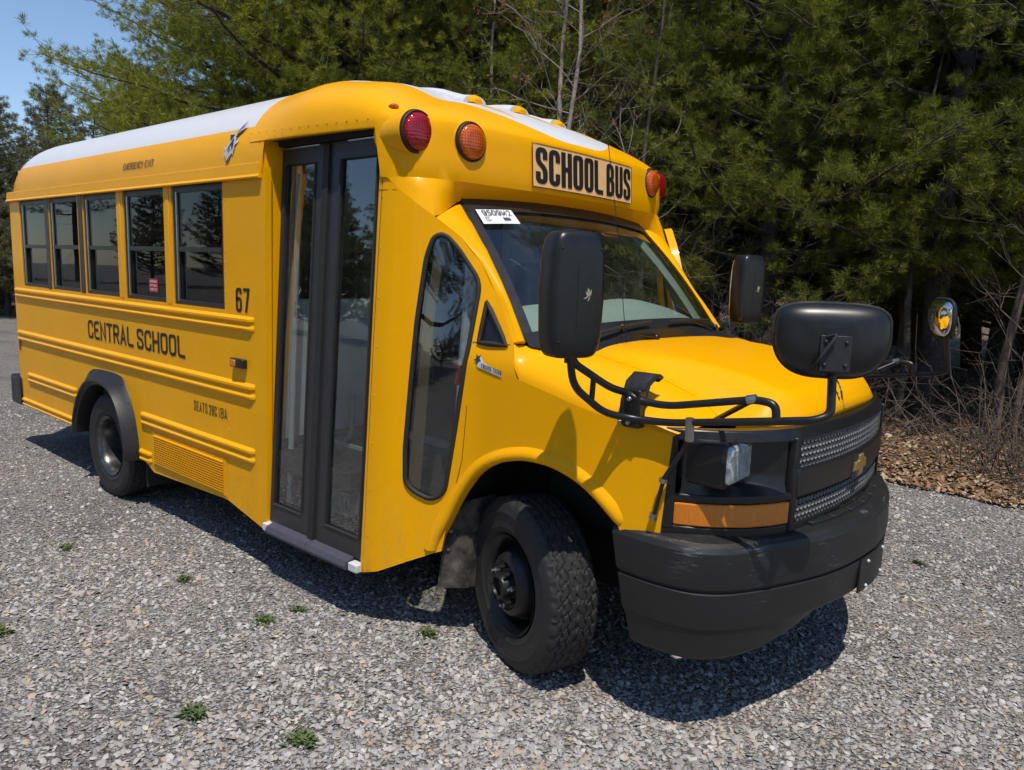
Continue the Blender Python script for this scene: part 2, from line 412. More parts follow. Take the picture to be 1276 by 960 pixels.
# ------------------------------------------------------------------ bus surfaces
def chaikin(P, it=2):
    for _ in range(it):
        Q = [P[0]]
        for a, b in zip(P, P[1:]): Q += [(a[0]*.75+b[0]*.25, a[1]*.75+b[1]*.25), (a[0]*.25+b[0]*.75, a[1]*.25+b[1]*.75)]
        P = Q+[P[-1]]
    return P
HB = 1.174
def ss(a, b, x):
    t = min(1, max(0, (x-a)/(b-a))); return t*t*(3-2*t)
def hw(X, z):
    b = 1.172-.187*ss(-.78, -.22, X)
    if X > .2: b -= .055*((X-.2)/.42)**2
    w = ss(-.6, -.2, X)
    lean = .0425*max(0, z-.3)*(1-w)*ss(-1.0, -.8, X)
    lean += w*.30*max(0, z-1.30)
    return b-lean
def S(X, z): return Vector((X, -hw(X, z), z))
def roofz(y, h=HB, zt=2.70, z0=2.14, p=2.6):
    a = min(1, abs(y)/h); return z0+(zt-z0)*(1-a**p)**(1/p)

bus = empty('school_bus')
tag(bus, 'yellow short school bus with white roof and black bumper parked on the gravel', 'school bus')

# --- rear body sides (right, then mirrored left)
XR, XF = -5.50, -1.66
WINX = [(-5.27, -4.70), (-4.61, -4.05), (-3.94, -3.38), (-3.275, -2.705), (-2.60, -2.01)]
WZ = (1.42, 2.112)
archp = [(-4.10, .36), (-4.07, .52), (-3.98, .70), (-3.86, .82), (-3.70, .865), (-3.50, .865), (-3.34, .80), (-3.24, .66), (-3.18, .50), (-3.17, .36)]
def side_body(mir):
    bm = bmesh.new()
    outer = [(XR, .385), (-4.10, .385)]+archp[1:-1]+[(-3.17, .385), (-2.955, .30), (-2.02, .335), (-1.61, .25)]
    outer += [(-1.585, 2.16), (XR, 2.16)]
    holes = [rect(a-.004, b+.004, *WZ) for a, b in WINX]
    sheet(bm, outer, holes, lambda u, v: Vector((u, -HB, v)), .16, (0, -1, 0), .035)
    # rivets down the seams and along the rails
    for zz in np.arange(.75, 2.1, .055):
        if not (1.0 < zz < 1.1 or 1.3 < zz < 1.42): rivet(bm, (-1.985, -HB, zz), (0, -1, 0))
    for x in np.arange(-5.45, -1.75, .075):
        rivet(bm, (x, -HB, .925), (0, -1, 0)); rivet(bm, (x+.03, -HB, 1.297), (0, -1, 0))
        if x < -4.3 or x > -3.05: rivet(bm, (x, -HB, .58), (0, -1, 0), .004)
    for x in (-1.90, -1.86, -1.98):
        for zz in np.arange(.45, 1.28, .06): rivet(bm, (x, -HB, zz), (0, -1, 0), .0035)
    return obj('side_panel', bm, MT['yellow'], bus, 30, mirror_y=mir)
side_body(False); side_body(True)
# corner turn at the rear + rear wall
bm = bmesh.new()
rows = []
prof = [(XR, -HB)]+[(XR-.10*math.sin(a), -HB+.10*(1-math.cos(a))) for a in np.linspace(.2, PI/2, 6)]
prof = prof+[(x, -y) for x, y in reversed(prof)]
for zz in (.385, .8, 1.4, 2.16): rows.append([(x, y, zz) for x, y in prof])
grid(bm, rows); bmesh.ops.recalc_face_normals(bm, faces=bm.faces[:])
obj('rear_wall', bm, MT['yellow'], bus, 40)

# roof: one shell with rounded rear dome
bm = bmesh.new(); rows = []
ths = np.linspace(-PI/2, PI/2, 41)
def roof_ring(X, sc=1.0, zs=1.0):
    out = []
    for t in ths:
        y = HB*1.004*math.copysign(abs(math.sin(t))**(2/2.6), math.sin(t)); z = .56*abs(math.cos(t))**(2/2.6)
        out.append((X, y*sc, 2.14+z*zs))
    return out
for X in np.linspace(-1.73, -5.22, 12): rows.append(roof_ring(X))
for a in np.linspace(.12, PI/2, 11):
    s = math.cos(a)**(2/2.3) if a < PI/2-.001 else 0.0
    rows.append(roof_ring(-5.22-.38*math.sin(a)**.9, sc=1-.12*(1-s)*1.0, zs=s))
R = grid(bm, rows); bmesh.ops.recalc_face_normals(bm, faces=bm.faces[:])
obj('roof', bm, MT['roof'], bus, 40)
for s_ in (-1, 1):
    bm = bmesh.new(); zz = np.linspace(2.145, 2.31, 8); grid(bm, [[(x, s_*HB*1.004*(1-max(0, (z-2.14)/.56)**2.6)**(1/2.6), z) for z in zz] for x in (-1.76, -1.60)])
    bmesh.ops.recalc_face_normals(bm, faces=bm.faces[:]); obj('roof_corner', bm, MT['yellow'], bus, 40)
# drip rail with its lower lip and rivets
def drip(mir):
    bm = bmesh.new()
    prof = [(-HB-.001, 2.185), (-HB-.010, 2.18), (-HB-.014, 2.125), (-HB-.026, 2.112), (-HB-.024, 2.104), (-HB-.001, 2.106)]
    grid(bm, [[(x, y, z) for y, z in prof] for x in (-5.53, -1.612)]); bmesh.ops.recalc_face_normals(bm, faces=bm.faces[:])
    quad(bm, [(-1.612, y, z) for y, z in prof]); quad(bm, [(-5.53, y, z) for y, z in reversed(prof)])
    for x in np.arange(-5.5, -1.62, .06): rivet(bm, (x, -HB-.0125, 2.14), (0, -1, .1), .004)
    for zz in (2.13, 2.16, 2.115): rivet(bm, (-1.63, -HB-.013, zz), (0, -1, 0), .004)
    obj('drip_rail', bm, MT['yellow'], bus, 25, mirror_y=mir)
drip(False); drip(True)
# rub rails: double ridge pressed profile
def rail(x0, x1, z0, z1, mir):
    h = z1-z0
    prof = [(0, z0), (.016, z0+.10*h), (.018, z0+.22*h), (.004, z0+.42*h), (.004, z0+.52*h), (.018, z0+.68*h), (.018, z0+.82*h), (0, z1)]
    bm = bmesh.new()
    def ring(x, k): return [(x, -HB-.0005-a*k, z) for a, z in prof]
    grid(bm, [ring(x0, .05), ring(x0+.03, 1), ring(x1-.035, 1), ring(x1, .05)]); bmesh.ops.recalc_face_normals(bm, faces=bm.faces[:])
    for f in bm.faces:
        if f.normal.y > 0: f.normal_flip()
    obj('rub_rail', bm, MT['yellow'], bus, 22, mirror_y=mir)
for mir in (False, True):
    rail(-5.49, -1.705, 1.318, 1.40, mir); rail(-5.49, -1.705, .950, 1.042, mir)
    rail(-5.29, -4.22, .615, .695, mir); rail(-3.12, -1.715, .60, .688, mir)
    rail(-5.47, -4.13, .388, .458, mir); rail(-3.163, -2.975, .352, .43, mir)

# side windows
def window_unit():
    w, h = .586, .692
    bm = bmesh.new()
    F = lambda u, v: Vector((u, 0, v))
    sheet(bm, rect(0, w, 0, h), [rect(.052, w-.028, .335, h-.045), rect(.052, w-.028, .028, .312)], F, .2, (0, -1, 0), .03)
    fr = obj('window', bm, MT['frame'], None, 30, bev=.003)
    bm = bmesh.new(); box(bm, .040, .052, -.006, .012, .02, h-.04); box(bm, 0.0, .008, -.006, .01, 0, h)
    e = obj('silver_edge', bm, MT['chrome'], fr)
    bm = bmesh.new(); box(bm, .05, w-.026, .008, .012, .333, h-.043); obj('upper_pane', bm, MT['glass'], fr)
    bm = bmesh.new(); box(bm, .05, w-.026, .020, .024, .026, .314); obj('lower_pane', bm, MT['glass'], fr)
    bm = bmesh.new(); box(bm, .052, w-.028, -.004, .02, .31, .337); obj('sash_bar', bm, MT['frame'], fr)
    return fr
wu = window_unit(); first = True
for a, b in WINX:
    o = wu if first else copy_tree(wu); first = False
    o.parent = bus; o.location = (a, -HB+.012, WZ[0]+.001)
    o2 = copy_tree(wu); o2.parent = bus; o2.location = (a, HB-.012, WZ[0]+.001); o2.scale = (1, -1, 1)
# thin yellow pillars standing proud between the forward windows
for x in (-2.652, -3.328):
    bm = bmesh.new(); box(bm, x-.021, x+.021, -HB-.004, -HB+.02, 1.42, 2.108); obj('window_pillar', bm, MT['yellow'], bus, bev=.002)
for x in (-3.99, -4.655):
    bm = bmesh.new(); box(bm, x-.04, x+.04, -HB-.003, -HB+.02, 1.42, 2.108); obj('window_pillar', bm, MT['frame'], bus, bev=.002)
# red notice in the fourth window
bm = bmesh.new(); box(bm, -2.99, -2.87, -HB+.028, -HB+.030, 1.475, 1.56); ns = obj('window_notice', bm, MT['redsign'], bus)
for i, (s_, zz) in enumerate((('EMERGENCY', 1.535), ('EXIT ONLY', 1.51), ('PUSH OUT', 1.485))):
    obj('notice_text', place(fit_text(s_, .10, .014), side_M(-2.98, zz, -HB+.0265)), MT['paper'], ns, 0)

# --- rear wheel flare
def flare(mir):
    bm = bmesh.new()
    out = [(-4.19, .385), (-4.185, .52), (-4.10, .70), (-3.97, .855), (-3.84, .89), (-3.43, .895), (-3.335, .845), (-3.215, .655), (-3.155, .42), (-3.17, .34)]
    inn = [(-4.07, .385), (-4.05, .50), (-3.95, .655), (-3.81, .765), (-3.67, .805), (-3.52, .80), (-3.36, .735), (-3.255, .60), (-3.205, .45), (-3.195, .345)]
    def lerp(a, b, t): return (a[0]+(b[0]-a[0])*t, a[1]+(b[1]-a[1])*t)
    out = chaikin(out, 1); inn = chaikin(inn, 1); nn = len(out)-1
    O, I = [], []
    for k in range(37):
        t = k/36*nn; i = min(nn-1, int(t)); O.append(lerp(out[i], out[i+1], t-i)); I.append(lerp(inn[i], inn[i+1], t-i))
    prof = [(0, .0), (0.04, .008), (.30, .03), (.62, .075), (.70, .090), (.80, .090), (.88, .075), (1, .070), (1.02, .05), (1.02, -.05)]
    grid(bm, [[(lerp(o, i, a)[0], -HB-.001-d, lerp(o, i, a)[1]) for o, i in zip(O, I)] for a, d in prof])
    bmesh.ops.recalc_face_normals(bm, faces=bm.faces[:])
    for k in range(2, 36, 3):
        p = lerp(O[k], I[k], .16); rivet(bm, (p[0], -HB-.018, p[1]), (0, -1, 0), .007)
    obj('wheel_flare', bm, MT['blackm'], bus, 30, mirror_y=mir)
flare(False); flare(True)
# rear bumper
bm = bmesh.new(); box(bm, -5.73, -5.46, -1.19, 1.19, .375, .63); obj('rear_bumper', bm, MT['black'], bus, bev=.02)
# dark underbody, wheel wells and frame rails
bm = bmesh.new()
box(bm, -5.5, -1.1, -.72, .72, .50, .70); box(bm, -5.5, -4.15, -1.13, 1.13, .60, .72); box(bm, -3.15, -.95, -1.13, -.72, .60, .7); box(bm, -3.15, -.95, .72, 1.13, .3, .7)
box(bm, -1.1, .8, -.45, .45, .42, .62)
box(bm, -4.15, -3.15, -.72, .72, .60, .95)
obj('chassis', bm, MT['dark'], bus)
bm = bmesh.new()
M = Matrix.Translation((-3.6, 0, .372)) @ Matrix.Rotation(PI/2, 4, 'X'); lathe(bm, [(0, -.95), (.05, -.95), (.05, .95), (0, .95)], M, 12)
bmesh.ops.create_uvsphere(bm, u_segments=16, v_segments=10, radius=.17, matrix=Matrix.Translation((-3.6, 0, .37)))
obj('rear_axle', bm, MT['dark'], bus)
# wheel well linings
def well(x0, x1, y0, y1, zt, mir):
    bm = bmesh.new(); xm = (x0+x1)/2; r = (x1-x0)/2
    rows = []
    for y in (y0, y1):
        rows.append([(xm-r*math.cos(a)*(1.0), y, .36+(zt-.36)*math.sin(a)**.7 if 0 < a < PI else .30) for a in np.linspace(0, PI, 17)])
    R = grid(bm, rows); bm.faces.new([v for v in R[1]])
    obj('wheel_well', bm, MT['dark'], bus, mirror_y=mir)
for mir in (False, True):
    well(-4.12, -3.15, -1.14, -.70, .94, mir)
    well(-.44, .50, -.93, -.52, 1.0, mir)

# --- vent grille low on the side
bm = bmesh.new(); box(bm, -2.955, -2.02, -HB-.004, -HB-.0005, .352, .575)
for x in np.arange(-2.94, -2.03, .05):
    pass
for k, zz in enumerate(np.arange(.374, .555, .0145)):
    box(bm, -2.93, -2.05, -HB-.016, -HB-.003, zz, zz+.0065)
for x in np.arange(-2.93, -2.03, .11):
    rivet(bm, (x, -HB-.004, .568), (0, -1, 0)); rivet(bm, (x, -HB-.004, .360), (0, -1, 0))
obj('vent_grille', bm, MT['yellow'], bus, 20)
# amber side marker lamp
mk = None
bm = bmesh.new(); box(bm, -1.915, -1.78, -HB-.03, -HB-.0005, 1.118, 1.168); mk = obj('side_marker', bm, MT['black'], bus, bev=.006)
bm = bmesh.new(); box(bm, -1.905, -1.85, -HB-.036, -HB-.026, 1.125, 1.161); obj('marker_lens', bm, MT['amberflat'], mk, bev=.004)
bm = bmesh.new(); box(bm, -5.475, -5.435, -HB-.006, -HB-.0005, .87, .95); obj('side_reflector', bm, MT['red'], bus)
# lettering on the side
for w_, x_, l_ in (('CENTRAL', -3.945, .755), ('SCHOOL', -3.135, .66)): obj('lettering', place(fit_text(w_, l_, .132, stroke=.18, gap=.12, hs=.85), side_M(x_, 1.100)), MT['ink'], bus, 0)
obj('lettering', place(fit_text('67', .14, .13, stroke=.16, gap=.12, hs=.85), side_M(-1.885, 1.418)), MT['ink'], bus, 0)
for w_, x_, l_ in (('SEATS', -2.385, .16), ('28C', -2.205, .088), ('18A', -2.10, .10)): obj('lettering', place(fit_text(w_, l_, .060, stroke=.12, gap=.14, hs=.85), side_M(x_, .803)), MT['ink'], bus, 0)
for w_, x_, l_ in (('EMERGENCY', -3.24, .285), ('EXIT', -2.93, .12)):
    bm = fit_text(w_, l_, .045, stroke=.125, gap=.13)
    for v in bm.verts:
        v.co = Vector((x_+v.co.x, -HB*(1-((2.232+v.co.y-2.14)/.56)**2.6)**(1/2.6)-.008-v.co.z, 2.232+v.co.y))
    obj('lettering', bm, MT['ink'], bus, 0)

# --- entrance section: rear jamb, header, post
def lean_y(z): return -1.165+.105*(z-.27)/2.0      # plane of the folding door
DX0, DX1 = -1.605, -.812
bm = bmesh.new()   # rear jamb: wall between the side skin and the leaning door
n = 14; A = [(DX0-.008, -HB+.001, z) for z in np.linspace(.25, 2.29, n)]; B = [(DX0-.002, lean_y(z)+.05, z) for z in np.linspace(.25, 2.29, n)]
grid(bm, [A, B])
obj('door_jamb', bm, MT['yellow'], bus)
bm = bmesh.new(); box(bm, -1.72, DX0-.006, -1.07, -.98, .262, 2.28); obj('inner_jamb', bm, MT['int'], bus)
bm = bmesh.new(); box(bm, DX1+.012, DX1+.04, -1.09, -.95, .262, 2.29); obj('door_jamb', bm, MT['yellow'], bus)
bm = bmesh.new(); box(bm, -1.60, -.82, -1.085, -.90, 2.266, 2.292); obj('door_header', bm, MT['dark'], bus)

door = empty('entrance_door'); door.parent = bus
def leaf(x0, x1, z0, z1):
    w = .055
    F = lambda u, v: Vector((u, lean_y(v), v))
    bm = bmesh.new()
    gl = rect(x0+.035, x1-.075, z0+.10, z1-.085)
    if x1 > -1.0: gl = rect(x0+.085, x1-.018, z0+.10, z1-.085)
    sheet(bm, rect(x0, x1, z0, z1), [gl], F, .3, (0, -1, 0), .035)
    for x in np.arange(x0+.05, x1, .08): rivet(bm, (x, lean_y(z0+.07)-.001, z0+.07), (0, -1, 0), .005)
    o = obj('door_leaf', bm, MT['doorfr'], door, 30, bev=.004)
    bm = bmesh.new(); sheet(bm, [(gl[0][0]-.01, gl[0][1]-.01), (gl[1][0]+.01, gl[1][1]-.01), (gl[2][0]+.01, gl[2][1]+.01), (gl[3][0]-.01, gl[3][1]+.01)], [], lambda u, v: Vector((u, lean_y(v)+.012, v)), .5, (0, -1, 0), .005)
    obj('glass', bm, MT['doorglass'], o, 0)
    # rubber glazing bead
    bm = bmesh.new(); pts = [(gl[i][0], lean_y(gl[i][1])-.001, gl[i][1]) for i in (0, 1, 2, 3, 0)]
    tube(bm, pts, .007, 6, cap=False); obj('glazing_bead', bm, MT['rubber'], o)
    return o
leaf(-1.60, -1.235, .315, 2.262); leaf(-1.195, -.822, .315, 2.262)
bm = bmesh.new(); sheet(bm, rect(-1.238, -1.192, .315, 2.255), [], lambda u, v: Vector((u, lean_y(v)-.012, v)), .4, (0, -1, 0), .03)
obj('rubber_edge', bm, MT['rubber'], door)
bm = bmesh.new(); sheet(bm, rect(-1.249, -1.243, .33, 2.24), [], lambda u, v: Vector((u, lean_y(v)-.004, v)), .4, (0, -1, 0), .004)
obj('silver_edge', bm, MT['chrome'], door)
bm = bmesh.new(); box(bm, -1.59, -1.27, lean_y(2.25)-.012, lean_y(2.25), 2.252, 2.258); box(bm, -1.05, -.83, lean_y(2.25)-.012, lean_y(2.25), 2.252, 2.258); obj('head_rail', bm, MT['chrome'], door)
# step edge
bm = bmesh.new()
for a, b in ((-1.56, -1.205), (-1.20, -.875)):
    v = [(-1.16, .318), (-1.205, .305), (-1.218, .280), (-1.212, .264), (-1.16, .264)]
    grid(bm, [[(x, y, z) for y, z in v] for x in (a, b)]); quad(bm, [(a, y, z) for y, z in v]); quad(bm, [(b, y, z) for y, z in v][::-1])
bmesh.ops.recalc_face_normals(bm, faces=bm.faces[:])
obj('step_edge', bm, MT['stepblack'], bus, 25)
bm = bmesh.new(); box(bm, -1.612, -1.565, -1.20, -1.10, .266, .308); obj('step_bracket', bm, MT['white'], bus, bev=.004)
bm = bmesh.new(); box(bm, -.872, -.808, -1.20, -1.10, .262, .302); obj('step_bracket', bm, MT['white'], bus, bev=.004)
bm = bmesh.new(); box(bm, -1.6, -.82, -1.165, -.80, .265, .30); box(bm, -1.6, -.82, -.82, -.79, .30, .53); box(bm, -1.6, -.82, -.81, -.50, .50, .53); box(bm, -1.6, -.82, -.51, -.48, .53, .75)
box(bm, -1.655, -1.61, -1.12, -.5, .27, .75); box(bm, -.82, -.79, -1.07, -.5, .27, .75)
obj('stepwell', bm, MT['stepmat'], bus)
bm = bmesh.new(); box(bm, -1.6, -.83, -.808, -.800, .535, .72); box(bm, -1.6, -.83, -.825, -.818, .31, .50); obj('step_riser', bm, MT['int'], bus)
bm = bmesh.new(); box(bm, -1.6, -.83, -.845, -.812, .512, .536); box(bm, -1.6, -.83, -.52, -.475, .735, .765); 
for k in range(16): tube(bm, [(-1.25+.025*k, -.86, .545), (-1.235+.025*k, -.835, .545)], .006, 6)
obj('step_nosing', bm, MT['white'], bus)

# --- cab sides with front wheel arch, quarter window and slanted side window
WIN = [(-0.498, 1.835), (-0.523, 1.82), (-0.545, 1.737), (-0.569, 1.459), (-0.582, 1.176), (-0.593, .885), (-0.586, .739), (-0.549, .70), (-0.477, .672), (-0.435, .689), (-0.408, .726), (-0.366, 1.055), (-0.333, 1.337), (-0.334, 1.605), (-0.347, 1.65), (-0.44, 1.783), (-0.476, 1.825)]
WIN = rounded(WIN, .03, 2)
QW = [(-.289, 1.555), (-.289, 1.385), (-.138, 1.385)]
ARC = [(-.415, .44), (-.395, .566), (-.335, .71), (-.25, .835), (-.125, .905), (.007, .94), (.151, .94), (.286, .90), (.384, .83), (.44, .775), (.47, .72)]
def zseam(X):
    xs = [-.3, -.1, .12, .3, .45, .6, .70]; zs = [1.40, 1.385, 1.365, 1.33, 1.29, 1.235, 1.165]
    return float(np.interp(X, xs, zs))
def yseam(X): return float(np.interp(X, [-.3, -.1, .1, .3, .6, .7], [.95, .86, .73, .70, .675, .69]))
def cab_side(mir):
    bm = bmesh.new()
    outer = [(-.812, .262), (-.70, .297), (-.562, .369), (-.449, .425), (-.415, .44)]+ARC[1:]+[(.50, .70), (.60, .70), (.625, 1.13), (.50, 1.155), (.30, 1.18), (.10, 1.225), (-.06, 1.26), (-.108, 1.40), (-.20, 1.525), (-.263, 1.60), (-.345, 1.72), (-.43, 1.825), (-.52, 1.905), (-.745, 2.072), (-.757, 2.30), (-.790, 2.30), (-.80, 1.3)]
    sheet(bm, outer, [WIN, QW], lambda u, v: S(u, v), .035, (0, -1, 0), .02)
    return obj('cab_side', bm, MT['yellow'], bus, 40, mirror_y=mir)
cab_side(False)
def cab_side_left():
    bm = bmesh.new()   # left: the driver door opening is cut out, the door itself stands open
    outer = [(-1.60, .40), (-.72, .40), (-.415, .44)]+ARC[1:]+[(.50, .70), (.60, .70), (.625, 1.13), (.50, 1.155), (.30, 1.18), (.10, 1.225), (-.06, 1.26), (-.108, 1.40), (-.20, 1.525), (-.263, 1.60), (-.345, 1.72), (-.43, 1.825), (-.52, 1.905), (-.745, 2.072), (-.757, 2.30), (-1.60, 2.30)]
    hole = [(-1.15, .50), (-.45, .50), (-.30, .75), (-.27, 1.38), (-.38, 1.56), (-.60, 1.86), (-1.15, 1.95)]
    sheet(bm, outer, [hole], lambda u, v: Vector((u, -hw(u, v), v)), .04, (0, -1, 0), .02)
    obj('cab_side', bm, MT['yellow'], bus, 40, mirror_y=True)
cab_side_left()
# fender lip
def lip(mir):
    bm = bmesh.new(); P = []
    base = [(-.44, .44)]+[(-.425, .50)]+ARC[1:-1]+[(.452, .765)]
    n = 44
    for k in range(n+1):
        t = k/n*(len(base)-1); i = min(len(base)-2, int(t)); f = t-i
        P.append((base[i][0]+(base[i+1][0]-base[i][0])*f, base[i][1]+(base[i+1][1]-base[i][1])*f))
    for _ in range(3): P = [P[0]]+[((a[0]+2*b[0]+c[0])/4, (a[1]+2*b[1]+c[1])/4) for a, b, c in zip(P, P[1:], P[2:])]+[P[-1]]
    rows = []
    c = (.03, .40)
    for off, d in ((-.004, -.03), (-.004, .010), (.005, .019), (.02, .021), (.034, .015), (.046, .005), (.054, -.001)):
        row = []
        for p in P:
            v = Vector((p[0]-c[0], p[1]-c[1])).normalized(); q = (p[0]+v.x*off, p[1]+v.y*off)
            k_ = min(1, (len(P)-1-P.index(p))/7); q = (p[0]+v.x*off*(.35+.65*k_), p[1]+v.y*off*(.35+.65*k_)); row.append((q[0], -hw(q[0], q[1])-(d*k_ if d > 0 else d), q[1]))
        rows.append(row)
    grid(bm, rows); bmesh.ops.recalc_face_normals(bm, faces=bm.faces[:])
    obj('fender_lip', bm, MT['yellow'], bus, 50, mirror_y=mir)
lip(False); lip(True)
# fender top: rolls from the side up to the hood seam
def fender_top(mir):
    bm = bmesh.new(); rows = []
    side = [(-.105, 1.395), (-.06, 1.26), (.10, 1.225), (.30, 1.18), (.50, 1.155), (.625, 1.13)]
    xs = [a for a, b in side]; zs = [b for a, b in side]
    for k in range(25):
        t = k/24; X = -.105+.73*t; z0 = float(np.interp(X, xs, zs)); y0 = hw(X, z0)
        X1 = -.10+.80*t; y1 = yseam(X1); z1 = zseam(X1)
        row = []
        for j in range(13):
            a = j/12*PI/2; s, c_ = math.sin(a), 1-math.cos(a)
            row.append((X+(X1-X)*j/12, -(y0+(y1-y0)*(1-math.cos(a))**.9 if j else y0), z0+(z1-z0)*math.sin(a)**.95))
        rows.append(row)
    grid(bm, rows); bmesh.ops.recalc_face_normals(bm, faces=bm.faces[:])
    obj('fender_top', bm, MT['yellow'], bus, 60, mirror_y=mir)
fender_top(False); fender_top(True)
# hood
def hood_pt(t, u):     # t 0 rear .. 1 front ; u -1..1
    au = abs(u)
    xb = .035+.085*au**2; xf = .952-.035*au**2-.16*au**6
    X = xb+(xf-xb)*t
    Xe = min(.70, X); ys = (yseam(Xe)-.003)*u
    zb = 1.392-.022*au**2
    ze = 1.372-.03*au**3
    # crown and fall of the hood along its length
    e = min(1, t)
    z = zb-.02*e-.115*e**2.6-.075*max(0, (e-.90)/.10)**2 - .0*au
    edge = zseam(min(.7, Xe))
    w = ss(.70, 1.0, au)
    z = z*(1-w)+edge*w
    return Vector((X, ys, z))
bm = bmesh.new()
us = np.linspace(-1, 1, 41)
R = grid(bm, [[hood_pt(t, u) for u in us] for t in list(np.linspace(0, .88, 16))+list(np.linspace(.9, 1, 7))])
# rolled front edge
last = R[-1]; nxt = [bm.verts.new(v.co+Vector((-.012, 0, -.022))) for v in last]
for k in range(len(last)-1): bm.faces.new((last[k], last[k+1], nxt[k+1], nxt[k]))
bmesh.ops.recalc_face_normals(bm, faces=bm.faces[:])
if sum(f.normal.z for f in bm.faces) < 0: bmesh.ops.reverse_faces(bm, faces=bm.faces[:])
hood = obj('hood', bm, MT['yellow'], bus, 60)
# hood seam shadow line
for s in (-1, 1):
    bm = bmesh.new(); tube(bm, [hood_pt(t, s)+Vector((0, s*.004, -.004)) for t in np.linspace(0, .99, 24)], .0022, 6); obj('hood_gap', bm, MT['seam'], bus)
# engine bay block below the hood keeps light out
bm = bmesh.new(); box(bm, -.1, .60, -.66, .66, .62, 1.10); obj('engine_bay', bm, MT['dark'], bus)
# A pillars (yellow strips beside the windshield)
PA = [(-.52, 1.905), (-.43, 1.825), (-.345, 1.72), (-.263, 1.60), (-.20, 1.525), (-.108, 1.40)]
WT, WB_ = Vector((-.585, -.79, 1.983)), Vector((-.092, -.893, 1.397))
def wsedge(t): return WT.lerp(WB_, t)+Vector((.018, 0, .014))*math.sin(PI*t)
def pillar(mir):
    bm = bmesh.new(); rows = []
    for k, (x, z) in enumerate(PA):
        t = min(1, max(0, (1.905-z)/(1.905-1.40))); a = S(x, z); b = wsedge(t)
        rows.append([a, a.lerp(b, .35)+Vector((.018, -.01, .008)), a.lerp(b, .7)+Vector((.014, -.004, .010)), b])
    grid(bm, rows); bmesh.ops.recalc_face_normals(bm, faces=bm.faces[:])
    if sum(f.normal.x for f in bm.faces) < 0: bmesh.ops.reverse_faces(bm, faces=bm.faces[:])
    thicken(bm, bm.faces[:], .02)
    obj('windshield_pillar', bm, MT['yellow'], bus, 60, mirror_y=mir)
pillar(False); pillar(True)
def pillar_trim(mir):
    bm = bmesh.new(); rows = []
    for k, (x, z) in enumerate(PA):
        t = min(1, max(0, (1.905-z)/(1.905-1.40))); a = S(x, z)+Vector((-.03, .03, -.01)); b = wsedge(t)+Vector((-.03, .035, -.015))
        rows.append([a+Vector((-.03, -.005, -.03)), a, a.lerp(b, .5), b, b+Vector((-.02, .02, -.02))])
    grid(bm, rows); bmesh.ops.recalc_face_normals(bm, faces=bm.faces[:])
    obj('pillar_trim', bm, MT['dash'], bus, 60, mirror_y=mir)
pillar_trim(False); pillar_trim(True)
bm = bmesh.new(); sheet(bm, [(-1.64, .75), (-.34, .75), (-.31, 1.37), (-.30, 1.45), (-.42, 1.66), (-.62, 1.92), (-.75, 2.02), (-.76, 2.25), (-1.64, 2.25)], [[(-1.14, .80), (-.48, .80), (-.34, 1.0), (-.32, 1.37), (-.42, 1.56), (-.63, 1.84), (-1.14, 1.93)]], lambda u, v: Vector((u, -hw(u, v)+.035, v)), .08, (0, -1, 0))
obj('cab_lining', bm, MT['dash'], bus, 40, mirror_y=True)
# windshield
def ws_pt(t, u):   # t 0 top 1 bottom
    e = wsedge(t); au = abs(u)
    y = -e.y*u
    cx = (.05+.075*t)*(1-au**2.2); cz = (.03+.02*t)*(1-au**2.2)
    return Vector((e.x+cx, y, e.z+cz))
bm = bmesh.new(); rows = [[ws_pt(t, u) for u in np.linspace(-.965, .965, 25)] for t in np.linspace(.035, .97, 14)]
grid(bm, rows); bmesh.ops.recalc_face_normals(bm, faces=bm.faces[:])
if sum(f.normal.x for f in bm.faces) < 0: bmesh.ops.reverse_faces(bm, faces=bm.faces[:])
thicken(bm, bm.faces[:], .005)
ws = obj('windshield', bm, MT['wsglass'], bus, 60)
bm = bmesh.new()   # black ceramic border as a frame strip
us = list(np.linspace(-1, 1, 25)); ts = list(np.linspace(0, 1, 13))
def strip(A, B):
    grid(bm, [A, B])
off = Vector((.006, 0, .008))
strip([ws_pt(-.03, u)+off for u in us], [ws_pt(.075, u)+off for u in us])
strip([ws_pt(.95, u)+off for u in us], [ws_pt(1.03, u)+off for u in us])
for s in (-1, 1): strip([ws_pt(t, s*1.018)+off*.6 for t in ts], [ws_pt(t, s*.955)+off for t in ts])
obj('windshield_border', bm, MT['frame'], ws, 60)
# cowl panel
bm = bmesh.new()
rows = [[ws_pt(1.0, u)+Vector((0, 0, .004)) for u in us], [ws_pt(1.0, u)+Vector((.03, 0, -.012)) for u in us], [Vector((.045+.08*abs(u)**2+.005, .79*u, 1.378-.018*abs(u)**2)) for u in us], [Vector((.055+.08*abs(u)**2+.01, .79*u, 1.33)) for u in us]]
grid(bm, rows); bmesh.ops.recalc_face_normals(bm, faces=bm.faces[:])
obj('cowl_panel', bm, MT['blackm'], bus, 40)
bm = bmesh.new()
for s in (.45, .58): 
    pass
rows = [[Vector((.0+.10*i/6, .50+.22*j/6, 1.40+.022*math.sin(PI*i/6)*math.sin(PI*j/6)-.035*i/6)) for j in range(7)] for i in range(7)]
grid(bm, rows); bmesh.ops.recalc_face_normals(bm, faces=bm.faces[:]); obj('cowl_vent', bm, MT['frame'], bus, 60)
